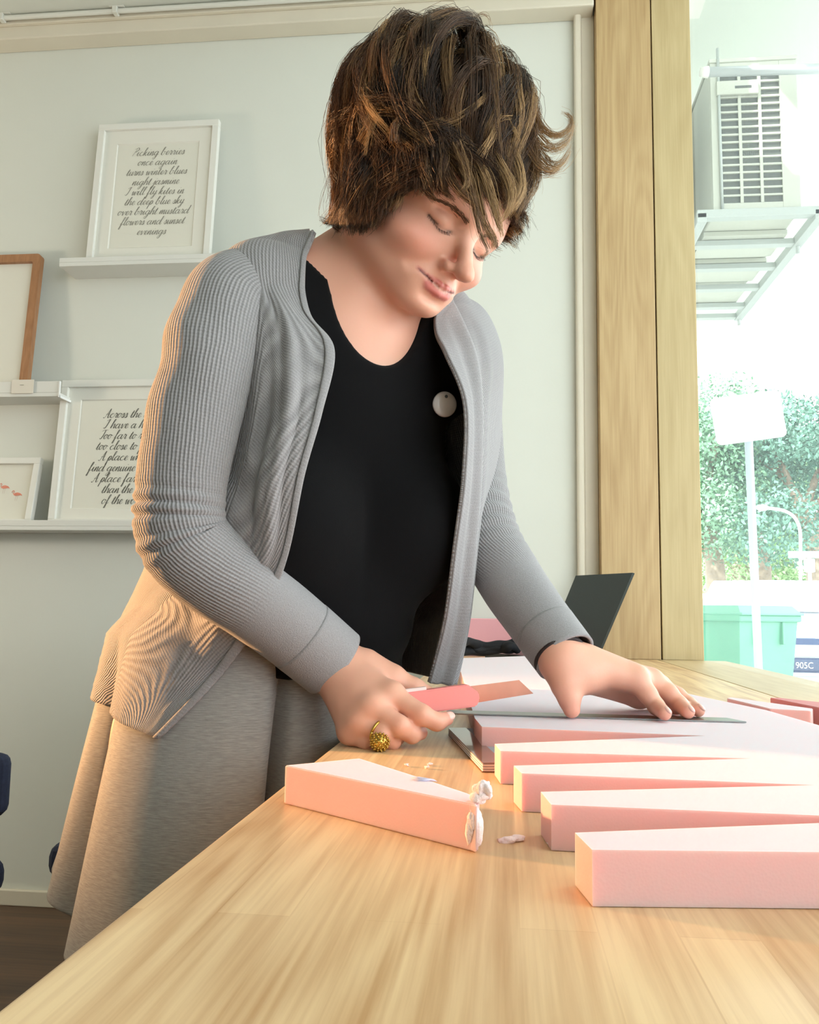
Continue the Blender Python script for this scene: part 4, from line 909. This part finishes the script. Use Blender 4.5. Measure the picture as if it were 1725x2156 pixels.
# ---- cardigan body, rows from neckline to hem, columns from her right front edge round the back to her left front edge
B = lambda x, y, z: tuple(TL(x, y, z))
def R_(row): return [P(*q) if len(q) == 3 and abs(q[0]) > 5 else A(*q) for q in row]
rows = [
 [(664, 489, .900), (652, 488, .915), (650, 486, .94), B(-.055, -.055, .075), B(0, -.075, .085), B(.055, -.055, .075), (952, 612, 1.03), (948, 622, .97), (932, 640, .95)],
 [(640, 570, .872), (600, 510, .890), (570, 500, .93), B(-.10, -.075, .03), B(0, -.10, .03), B(.10, -.075, .03), (1004, 648, 1.06), (984, 645, .965), (916, 662, .935)],
 [(652, 668, .846), (570, 590, .852), (480, 535, .885), B(-.15, -.08, -.03), B(0, -.115, -.04), B(.165, -.08, -.02), (1036, 700, 1.07), (1014, 692, .955), (917, 704, .920)],
 [(703, 742, .826), (605, 700, .822), (510, 680, .850), B(-.165, -.095, -.11), B(0, -.125, -.11), B(.185, -.09, -.11), (1050, 770, 1.07), (1030, 765, .955), (938, 748, .900)],
 [(677, 870, .806), (600, 865, .800), (500, 850, .845), B(-.17, -.10, -.19), B(0, -.125, -.19), B(.19, -.07, -.19), (1050, 870, 1.08), (1024, 860, .945), (977, 850, .885)],
 [(640, 1000, .800), (565, 1005, .795), (470, 1010, .85), B(-.165, -.10, -.26), B(0, -.12, -.26), B(.19, -.06, -.26), (1035, 1020, 1.09), (1020, 1000, .945), (975, 1000, .880)],
 [(605, 1175, .812), (530, 1180, .815), (400, 1180, .87), (316, 1165, 1.0), (420, 1150, 1.13), (720, 1150, 1.17), (930, 1180, 1.10), (1003, 1150, .945), (956, 1150, .888)],
 [(548, 1310, .830), (430, 1300, .850), (300, 1275, .95), (283, 1262, 1.05), (400, 1240, 1.2), (700, 1260, 1.2), (880, 1290, 1.09), (988, 1290, .945), (938, 1290, .900)],
 [(450, 1445, .850), (355, 1440, .865), (258, 1400, .95), (243, 1385, 1.07), (380, 1340, 1.22), (700, 1340, 1.2), (868, 1370, 1.08), (972, 1380, .945), (918, 1378, .910)],
 [(366, 1548, .862), (318, 1530, .872), (272, 1490, .93), (252, 1440, 1.07), (380, 1390, 1.24), (700, 1380, 1.2), (862, 1415, 1.06), (958, 1440, .945), (902, 1436, .915)]]
CG = np.array([R_(r) for r in rows])
nu, nv = 110, 190
G1 = np.stack([spline(CG[:, j], nu) for j in range(CG.shape[1])], 1); G2 = np.stack([spline(G1[i], nv) for i in range(nu)], 0)
du = np.gradient(G2, axis=0); dv = np.gradient(G2, axis=1); Nn = np.cross(dv, du); Nn /= np.linalg.norm(Nn, axis=2)[..., None]+1e-9
cen = TO-.2*TU
if np.mean(((G2-cen)*Nn).sum(2)) < 0: Nn = -Nn
uu_, vv_ = np.meshgrid(np.linspace(0, 1, nu), np.linspace(0, 1, nv), indexing='ij')
near = np.exp(-((vv_-.14)/.10)**2); env = np.clip((uu_-.22)/.2, 0, 1)*np.clip((.9-uu_)/.3, 0, 1)*near
fold = .0032*np.sin(vv_*62+2.5*uu_+.8*np.sin(uu_*9))*env+.0014*np.sin(vv_*130+uu_*14)*env
fold += .0020*np.sin(uu_*46+vv_*50)*near*np.clip((uu_-.5)/.2, 0, 1)
fold += .0030*np.sin(vv_*110)*np.clip((vv_-.86)/.05, 0, 1)*np.clip((uu_-.15)/.2, 0, 1)*(vv_ < .97)
fold += .0035*np.sin(uu_*70+vv_*24)*np.exp(-((vv_-.25)/.1)**2)*np.clip((uu_-.72)/.1, 0, 1)
G3 = G2+Nn*fold[..., None]
def push(Vg, f, gap, it=3):
    V = Vg.reshape(-1, 3).copy()
    for _ in range(it):
        w = V.astype(np.float32); d = f(w); k = np.where(d < gap)[0]
        if not len(k): break
        gr = np.stack([f(w[k]+np.float32(e)*.003)-f(w[k]-np.float32(e)*.003) for e in np.eye(3)], 1); gr /= np.linalg.norm(gr, axis=1)[:, None]+1e-9
        V[k] += gr*(gap-d[k])[:, None]
    return V.reshape(Vg.shape)
G3 = push(G3, lambda w: sd_shirt(w, False), .006)
# and outside the skirt
V_ = G3.reshape(-1, 3); zi = np.clip((zs[0]-V_[:, 2])/(zs[0]-zs[-1])*(ns-1), 0, ns-1).astype(int); rx, ry = V_[:, 0]-cxs[zi], V_[:, 1]-cys[zi]
ai = (np.degrees(np.arctan2(ry, rx)) % 360).astype(int) % na; rs_ = (R3[zi, ai]+.008)*np.clip(1-(V_[:, 2]-.845)/.13, .3, 1)**.7; rr_ = np.hypot(rx, ry); ok = rr_ < rs_
kf = np.where(ok, rs_/rr_, 1); V_[:, 0] = cxs[zi]+rx*kf; V_[:, 1] = cys[zi]+ry*kf; G3 = V_.reshape(G3.shape)
wid = np.cumsum(np.linalg.norm(np.diff(G2, axis=1, prepend=G2[:, :1]), axis=2), 1); hei = np.cumsum(np.linalg.norm(np.diff(G2, axis=0, prepend=G2[:1]), axis=2), 0)
uvc = np.stack([wid+.35*hei*np.clip(1-vv_*5, 0, 1), hei], -1).reshape(-1, 2); colr = np.ones((nu*nv, 3))*.9
cb = mk('cardigan', G3.reshape(-1, 3), gridfaces(nu, nv), knit_grey, person, True, uv=uvc, cols=colr); solidify(cb, .003); cb['label'] = 'open light grey rib knit cardigan'
# front bands: plain knit strips along both front edges and the neckline
def band(j0, j1, off):
    sl = G3[:, j0:j1]; nn = Nn[:, j0:j1]; k = sl.shape[1]; prof = np.sin(np.linspace(.15, 3.0, k))[None, :, None]
    V = sl+nn*(off*prof+.0019); o = mk('front_band', V.reshape(-1, 3), gridfaces(nu, k), knit_grey, cb, True, uv=np.stack([hei[:, j0:j1], wid[:, j0:j1]], -1).reshape(-1, 2), cols=np.ones((nu*k, 3))*.12); solidify(o, .0025); return o
band(0, 6, .0008); band(nv-15, nv, .0012)
# ---- sleeves
def sleeve(pts, rad, label, folds, ribfade, sq=.92, tw=0.):
    n, seg = 150, 72
    path = spline([P(*q) for q in pts], n); r = spline(np.array(rad)[:, None]*np.array([q[2] for q in pts])[:, None]/F, n)[:, 0]
    T, Nn_, B_ = frames(path); s = np.r_[0, np.cumsum(np.linalg.norm(np.diff(path, axis=0), axis=1))]; an = np.linspace(0, 2*math.pi, seg+1)[:-1]-math.pi+.3
    # measure angle from the camera facing side
    cv = -FW; V = np.zeros((n, seg, 3)); t = np.linspace(0, 1, n)
    for i in range(n):
        e1 = nrm(cv-T[i]*(cv@T[i])); e2 = np.cross(T[i], e1)
        rr = np.full(seg, r[i])
        for (t0, wd, amp, fr, ph, a0, aw) in folds: rr = rr+amp*math.exp(-((t[i]-t0)/wd)**2)*np.sin(fr*(t[i]-t0)+ph*np.cos(an-a0))*np.exp(-((np.angle(np.exp(1j*(an-a0))))/aw)**2)
        V[i] = path[i]+rr[:, None]*(np.cos(an)[:, None]*e1*sq+np.sin(an)[:, None]*e2)
    uv = np.stack(np.broadcast_arrays((an/(2*math.pi))[None]*.264+tw*s[:, None], s[:, None]), -1).reshape(-1, 2)
    rib = np.clip((ribfade-t)/.10, .0, 1)[:, None]*np.ones((1, seg)); cols = np.repeat(rib.reshape(-1, 1), 3, 1)
    o = mk('sleeve', V.reshape(-1, 3), gridfaces(n, seg, True), knit_grey, cb, True, uv=uv, cols=cols); solidify(o, .0028)
    # cuff seam: a plain turned hem
    i0 = int(n*.905); Vc = V[i0:].copy(); cpath = path[i0:]; Vc = cpath[:, None]+(Vc-cpath[:, None])*1.022
    c = mk('cuff', Vc.reshape(-1, 3), gridfaces(n-i0, seg, True), knit_grey, o, True, uv=uv.reshape(n, seg, 2)[i0:].reshape(-1, 2), cols=np.zeros(((n-i0)*seg, 3))); solidify(c, .002)
    return path, V
sleeve(SLV_R,
       [78, 96, 97, 94, 91, 94, 89, 84, 79, 75], 'near', [(.47, .040, .0036, 210, 1.5, .4, 1.6), (.54, .03, .0028, 250, 2.0, .2, 1.4), (.22, .09, .0025, 60, 3., 1.2, 1.2)], .80, tw=.12)
sleeve(SLV_L,
       [50, 54, 54, 58, 65, 67, 65, 64], 'far', [(.55, .08, .0022, 170, 1.5, -.5, 1.5)], .74, tw=.35)
# shoes
for (fx, fy), yw in (((-.42, .98), -.9), ((-.20, 1.08), -.7)):
    d = A(math.sin(-yw), -math.cos(yw), 0); f_ = lambda w, fx=fx, fy=fy, d=d: smax(smin(sd_ell(w, A(fx, fy, .045)+d*.06, (.045, .045, .045)), sd_cone(w, A(fx, fy, .05)-d*.02, A(fx, fy, .03)+d*.16, .042, .03), .02), .004-w[:, 2], .003)
    mk('shoe', *nets(f_, A(fx, fy, 0)+A(-.2, -.26, -.01), A(fx, fy, 0)+A(.22, .1, .12), .008, 1), black_pl if 'black_pl' in globals() else shirt_m, person, True)
# ---- badge, ring, wrist band
def disc(c, n_, r, t, seg=40, dome=.0):
    n_ = nrm(n_); e1 = nrm(np.cross(n_, UP)); e2 = np.cross(n_, e1); prof = [(0, t+dome), (r*.5, t+dome*.8), (r*.86, t+dome*.25), (r*.97, t*.6), (r, 0), (r*.9, -t*.3), (0, -t*.3)]
    a = np.arange(seg)*2*math.pi/seg; V = np.array([c+n_*h+q*(e1*math.cos(b)+e2*math.sin(b)) for q, h in prof for b in a]); return V, gridfaces(len(prof), seg, True), e1, e2, n_
def hit(f, x, y, d0=.7, d1=1.1):
    ds = np.linspace(d0, d1, 1600); w = np.array([P(x, y, d) for d in ds]).astype(np.float32); return ds[int(np.argmax(f(w) < 0))]
dB = hit(sd_shirt, 928, 851); bc = P(928, 851, dB)
gr = np.array([(sd_shirt((bc+A(*e)*.004)[None].astype(np.float32))-sd_shirt((bc-A(*e)*.004)[None].astype(np.float32)))[0] for e in np.eye(3)])
bn = nrm(nrm(gr)*.35-FW*.75+A(.05, 0, .05)); bc = bc+nrm(gr)*.005-FW*.007; V, Fc, e1, e2, bn = disc(bc, bn, 27*dB/F, .0022, dome=.0015)
bd_ = mk('button_badge', V, Fc, mat('badge_white', srgb(244, 246, 250), .25, coat=.5), person, True)
upb = nrm(UP-bn*(UP@bn)); V, Fc, *_ = disc(bc+upb*.0082+bn*.0036, bn, .0018, .0004, 16); mk('badge_dot', V, Fc, mat('badge_grey', srgb(96, 112, 124), .4), bd_, True)
gold = mat('gold', srgb(196, 164, 84), .28, 1)
rg = RH['ring']; rd = nrm(rg[1]-rg[0]); rc = rg[0]*.2+rg[1]*.8; e1 = nrm(-FW-rd*(-FW@rd)); e2 = np.cross(rd, e1)
ro = empty('finger_ring', rc, parent=person); a = np.linspace(0, 2*math.pi, 33)
mk('ring_band', *tube([rc+.0100*(e1*math.cos(t)+e2*math.sin(t)) for t in a], .0014, 8), gold, ro, True)
bcn = P(800, 1562, 0.785); mk('ring_core', *blob(bcn, .0078, 3, 0), gold, ro, True)
prt = []
for k in range(90):
    z = 1-2*(k+.5)/90; th = k*2.39996; q = A(math.cos(th)*math.sqrt(1-z*z), math.sin(th)*math.sqrt(1-z*z), z); prt.append(blob(bcn+q*.0082, .00125, 1, 0))
mk('ring_beads', *merge(*prt), gold, ro, True)
wd = nrm(P(1182, 1388, .872)-P(1135, 1310, .912)); wc = P(1178, 1381, .8755); e1 = nrm(-FW-wd*(-FW@wd)); e2 = np.cross(wd, e1)
mk('wrist_band', *tube([wc+(.0225*e1*math.cos(t)+.0245*e2*math.sin(t)) for t in a], .0028, 8), mat('hair_tie', srgb(38, 26, 26), .7), person, True)

# ================================================================ hair
hr_ = np.random.default_rng(21)
EC, ER = A(0, -.008, .030), A(.077, .095, .091)
gl = -A(UP@HX, UP@HF, UP@HU); upl = -gl
toL = lambda w: A((w-HC)@HX, (w-HC)@HF, (w-HC)@HU)
OC = toL(P(914, 276, .925)); OA = np.array([[a@HX, a@HF, a@HU] for a in (RT, UU, FW)])/A(.104, .110, .112)[:, None]   # outer hair shape
def r_out(d):   # radius of the outer shape seen from EC along unit directions d
    a = OA@d; b = OA@(EC-OC); A_, B_, C_ = a@a, a@b, b@b-1; return (-B_+math.sqrt(max(0, B_*B_-A_*C_)))/A_
def guides(n, shell=False):
    out = []; wh = nrm(A(.12, -.40, .88))
    while len(out) < n:
        d = nrm(hr_.normal(size=3)); x, y, z = d
        if z < -.66 or (y > .62 and z < .50) or (y > .34 and z < .10) or (y > .05 and z < -.22): continue
        if x > .5 and hr_.random() < .3: continue
        if shell and d@upl < hr_.uniform(-.3, .35): continue
        lay = (.80+.18*hr_.random()) if shell else .30+.6*hr_.random(); sw = hr_.normal()*.30+(.5 if (y > .15 and z > .3) else 0)
        L = .078+.085*max(0, min(1, d@upl+.25))+.02*hr_.random()-(.035 if y > .35 else 0)+(.03 if x < -.2 and y < .3 else 0)
        p = EC+d*ER*1.01
        if shell: rs0 = 1/np.linalg.norm(d/ER); p = EC+d*(rs0+(max(r_out(d), rs0+.012)-rs0)*lay*.72)
        fl = d-wh*(d@wh); t = nrm(fl-d*(fl@d)); t = nrm(t*math.cos(sw)+np.cross(d, t)*math.sin(sw))
        m = 15; st = L/m; pts = [p]; dr = nrm(t+d*(.15 if shell else .8))
        for i in range(m):
            s = i/m; k = (pts[-1]-EC)/ER; kn = np.linalg.norm(k); nd = nrm(k/ER)
            fl = k/kn-wh*((k/kn)@wh); tg = nrm(fl-nd*(fl@nd)); tg = nrm(tg*math.cos(sw)+np.cross(nd, tg)*math.sin(sw))
            w = nrm(tg*(1-s*.55)+gl*(.15+.85*s)); dr = nrm(dr*.45+w*.55); q = pts[-1]+dr*st
            u = q-EC; ru = np.linalg.norm(u); u = u/ru; rs = 1/np.linalg.norm(u/ER); ro = max(r_out(u), rs+.012)
            rt = rs+.003+(ro-rs)*lay*min(1, (.75 if shell else .25)+2.6*s); rt = rt if (s < .75 or ru < rt) else max(rs+.004, min(ru, rt+.012))
            pts.append(EC+u*rt)
        pts = np.array(pts); s = np.linspace(0, 1, m+1)[:, None]; T, N_, B_ = frames(pts)
        fq = hr_.uniform(1.0, 2.1); ph = hr_.uniform(0, 6.28); am = hr_.uniform(.004, .0095)
        pts = pts+am*s**.7*(np.sin(6.28*fq*s+ph)*B_+(.25 if shell else .5)*np.cos(6.28*fq*s+ph)*N_)
        bad = (pts[:, 1] > .050) & (pts[:, 2] < .020) | (pts[:, 2] < -.075)
        if bad.any(): pts = pts[:max(5, int(np.argmax(bad)))]
        out.append((HC+pts[:, :1]*HX+pts[:, 1:2]*HF+pts[:, 2:]*HU, .0075, 46, (hr_.random()**2.2)*.85+.2*max(0, float(d@upl))*hr_.random()))
    return out
GD = guides(260)+guides(230, True)
# the curtain of hair over her right ear, temple and nape
def sd_hd(w): o = (loc(w, HC, HX, HF, HU)-np.float32(OC))@np.float32(OA).T; return np.minimum(sd_head(w)-.008, (np.sqrt((o*o).sum(1))-.90)*.11)
def dh(x, y):
    ds = np.linspace(.74, 1.0, 500); w = np.array([P(x, y, d) for d in ds]).astype(np.float32); f = sd_hd(w) < 0; return ds[int(np.argmax(f))] if f.any() else .93
XE = [660, 690, 740, 780, 810, 840, 870, 900, 960]; YE = [446, 478, 500, 494, 468, 436, 416, 414, 424]
for k in range(110):
    xe = hr_.uniform(688, 950); ye = float(np.interp(xe, XE, YE))-abs(hr_.normal())*16; y0 = hr_.uniform(150, 330); x0 = xe*.62+860*.38+hr_.normal()*22
    if k < 46: xe = hr_.uniform(688, 800); ye = float(np.interp(xe, XE, YE))-abs(hr_.normal())*8; y0 = hr_.uniform(280, 380)
    am = hr_.uniform(4, 13); ph = hr_.uniform(0, 6.28); fq = hr_.uniform(.7, 1.5); q = []
    for t in np.linspace(0, 1, 8):
        yy = y0+(ye-y0)*t; xx = x0+(xe-x0)*t**.8+am*math.sin(6.28*fq*t+ph)*t; q.append((xx, yy))
    ds = np.array([dh(*a) for a in q]); ds[1:-1] = (ds[:-2]+2*ds[1:-1]+ds[2:])/4
    GD.append((np.array([P(a, b, d-hr_.uniform(.002, .010)) for (a, b), d in zip(q, ds)]), .0075, 46, hr_.random()**2*.55))
SP = [([(960, 300, .815), (992, 360, .79), (1008, 420, .776), (1020, 470, .770), (1042, 505, .768), (1036, 528, .770)], .006, 55, .62), ([(985, 310, .81), (1020, 370, .785), (1040, 430, .772), (1052, 475, .768), (1058, 500, .77)], .006, 55, .72),
 ([(950, 330, .80), (985, 390, .778), (1000, 440, .768), (1015, 500, .764), (1030, 530, .766), (1008, 545, .768)], .004, 30, .55), ([(1000, 270, .83), (1050, 340, .80), (1078, 400, .79), (1072, 440, .785), (1052, 470, .785)], .006, 50, .8),
 ([(1020, 240, .84), (1080, 320, .82), (1100, 390, .81), (1085, 430, .80), (1062, 455, .80)], .007, 55, .85), ([(930, 320, .80), (950, 380, .78), (985, 420, .77), (1010, 440, .766)], .006, 50, .35),
 ([(900, 340, .80), (925, 390, .785), (960, 425, .776)], .006, 50, .25), ([(880, 350, .80), (895, 395, .79), (920, 425, .783)], .006, 50, .2),
 ([(1090, 190, .87), (1125, 240, .87), (1145, 275, .87), (1175, 288, .87), (1203, 268, .87), (1200, 243, .87), (1180, 238, .87)], .005, 50, .9), ([(1100, 230, .87), (1130, 285, .87), (1160, 312, .87), (1192, 300, .87), (1212, 255, .87)], .007, 50, .9),
 ([(1100, 270, .87), (1135, 325, .87), (1162, 350, .87), (1186, 340, .87), (1204, 305, .87)], .008, 50, .85), ([(1095, 300, .86), (1130, 350, .86), (1160, 362, .86), (1182, 352, .86)], .008, 45, .8),
 ([(1085, 250, .86), (1125, 330, .85), (1128, 390, .84), (1105, 430, .83)], .007, 50, .7), ([(1060, 200, .86), (1110, 270, .86), (1132, 340, .86), (1125, 395, .85)], .008, 50, .6),
 ([(770, 390, .90), (745, 430, .90), (715, 458, .90), (690, 468, .90), (673, 456, .90)], .007, 50, .2), ([(790, 410, .885), (760, 450, .885), (742, 478, .885), (755, 492, .885), (790, 478, .88)], .006, 50, .15), ([(760, 380, .895), (725, 430, .895), (705, 462, .895), (715, 480, .895), (745, 488, .89)], .007, 50, .1),
 ([(800, 380, .875), (785, 430, .875), (770, 465, .875), (782, 482, .872)], .008, 60, .12), ([(830, 370, .86), (815, 410, .86), (805, 445, .858), (815, 460, .857)], .009, 60, .1), ([(850, 360, .85), (845, 395, .846), (850, 420, .843)], .009, 60, .08),
 ([(985, 60, .91), (1010, 30, .91), (1030, 34, .905), (1032, 62, .90)], .002, 5, .5), ([(850, 70, .91), (880, 42, .91), (930, 46, .91), (960, 66, .905)], .004, 20, .5),
 ([(800, 220, .82), (860, 170, .82), (930, 120, .83), (985, 105, .84), (1030, 130, .85)], .004, 32, .85), ([(760, 300, .81), (790, 250, .80), (800, 220, .80), (780, 270, .795), (770, 330, .80)], .005, 30, .8), ([(890, 270, .78), (960, 250, .78), (1010, 215, .785), (1040, 180, .80)], .005, 34, .85),
 ([(1100, 250, .82), (1060, 228, .81), (1020, 245, .80), (1005, 300, .795), (1010, 350, .79)], .005, 34, .95), ([(1010, 330, .79), (1035, 290, .79), (1050, 250, .795), (1080, 245, .80)], .004, 24, .95), ([(960, 300, .775), (975, 340, .773), (985, 385, .772), (960, 420, .774)], .0045, 30, .75), ([(830, 300, .785), (835, 260, .785), (870, 235, .785), (920, 245, .785), (960, 215, .785)], .005, 30, .6)]
GD += [(spline([P(q[0], q[1], q[2]+(.038 if q[2] < .86 else .02)) for q in a], 18), b, c, d) for a, b, c, d in SP]
dark, midc, lite = (np.array(srgb(*c)[:3]) for c in ((38, 26, 18), (98, 68, 44), (188, 152, 104)))
VV, FF, CX = [], [], []; nb = 0; m = 10; sg = np.linspace(0, 1, m); tri = np.arange(3)*2*math.pi/3
base_f = np.array([[i*3+j, i*3+(j+1) % 3, (i+1)*3+(j+1) % 3, (i+1)*3+j] for i in range(m-1) for j in range(3)])
for pts, rad, cnt, tone in GD:
    g0 = spline(pts, m); T, N_, B_ = frames(g0); cnt = int(cnt*1.45); a = hr_.uniform(0, 6.28, cnt)[:, None]; r = rad*np.sqrt(hr_.random(cnt))[:, None]
    fly = (hr_.random(cnt) < .10)[:, None]; o = r*np.where(fly, 1+.6*sg, 1-.75*sg**1.4); wob = .0011*np.sin(sg*hr_.uniform(4, 11, (cnt, 1))+hr_.uniform(0, 6, (cnt, 1)))*np.where(fly, 2.2, 1); wo2 = wob*hr_.normal(size=(cnt, 1))
    q = g0[None]+(o*np.cos(a)+wob)[..., None]*N_+(o*np.sin(a)+wo2)[..., None]*B_
    cutl = hr_.uniform(.72, 1, cnt); ix = sg[None]*cutl[:, None]*(m-1); i0 = np.minimum(ix.astype(int), m-2); fr = (ix-i0)[..., None]; q = np.take_along_axis(q, i0[..., None], 1)*(1-fr)+np.take_along_axis(q, i0[..., None]+1, 1)*fr
    rr = np.linspace(.00027, .00010, m)[None, :, None, None]
    V = q[:, :, None]+rr*(np.cos(tri)[None, None, :, None]*N_[None, :, None]+np.sin(tri)[None, None, :, None]*B_[None, :, None])
    VV.append(V.reshape(-1, 3)); FF.append((base_f[None]+(np.arange(cnt)*m*3)[:, None, None]).reshape(-1, 4)+nb); nb += cnt*m*3
    tn = np.clip(tone+hr_.normal(size=(cnt, 1))*.13+.25*(sg-.5), 0, 1)[..., None]; c = np.where(tn < .5, dark*(1-2*tn)+midc*2*tn, midc*(2-2*tn)+lite*(2*tn-1)); CX.append(np.repeat(c[:, :, None], 3, 2).reshape(-1, 3))
hm = mat('brown_hair', srgb(80, 56, 38), .42, attr='Col', spec=.45)
ho = mk('hair', np.vstack(VV), np.vstack(FF), hm, person, True, cols=np.vstack(CX)); ho['label'] = 'short wavy brown hair with lighter ends'
# dense undercoat so no scalp shows between the locks
def sd_cap(w):
    p = loc(w, HC, HX, HF, HU); k = p-np.float32(EC); u = np.maximum(0, (k@np.float32(upl))/.09)
    o = (p-np.float32(OC))@np.float32(OA).T; d = np.maximum(sd_ell(p, EC, ER+.035), (np.sqrt((o*o).sum(1))-.80)*.10); d = smin(d, sd_ell(p, EC, ER+.006), .01)
    d += (.0022*np.sin(p[:, 0]*150+p[:, 2]*90)*np.sin(p[:, 1]*130)).astype(np.float32)
    d = smax(d, p[:, 1]*.80-(p[:, 2]-.020)-.018, .006); d = smax(d, -.042-p[:, 2]+np.maximum(0, p[:, 1]-.0)*.9, .006); return d
mk('hair_base', *nets(sd_cap, *bounds([HL(0, 0, .03)], .165), .0045, 2), mat('hair_undercoat', srgb(44, 31, 22), .75, noise=(200, .4), bump=(300, .6)), ho, True)
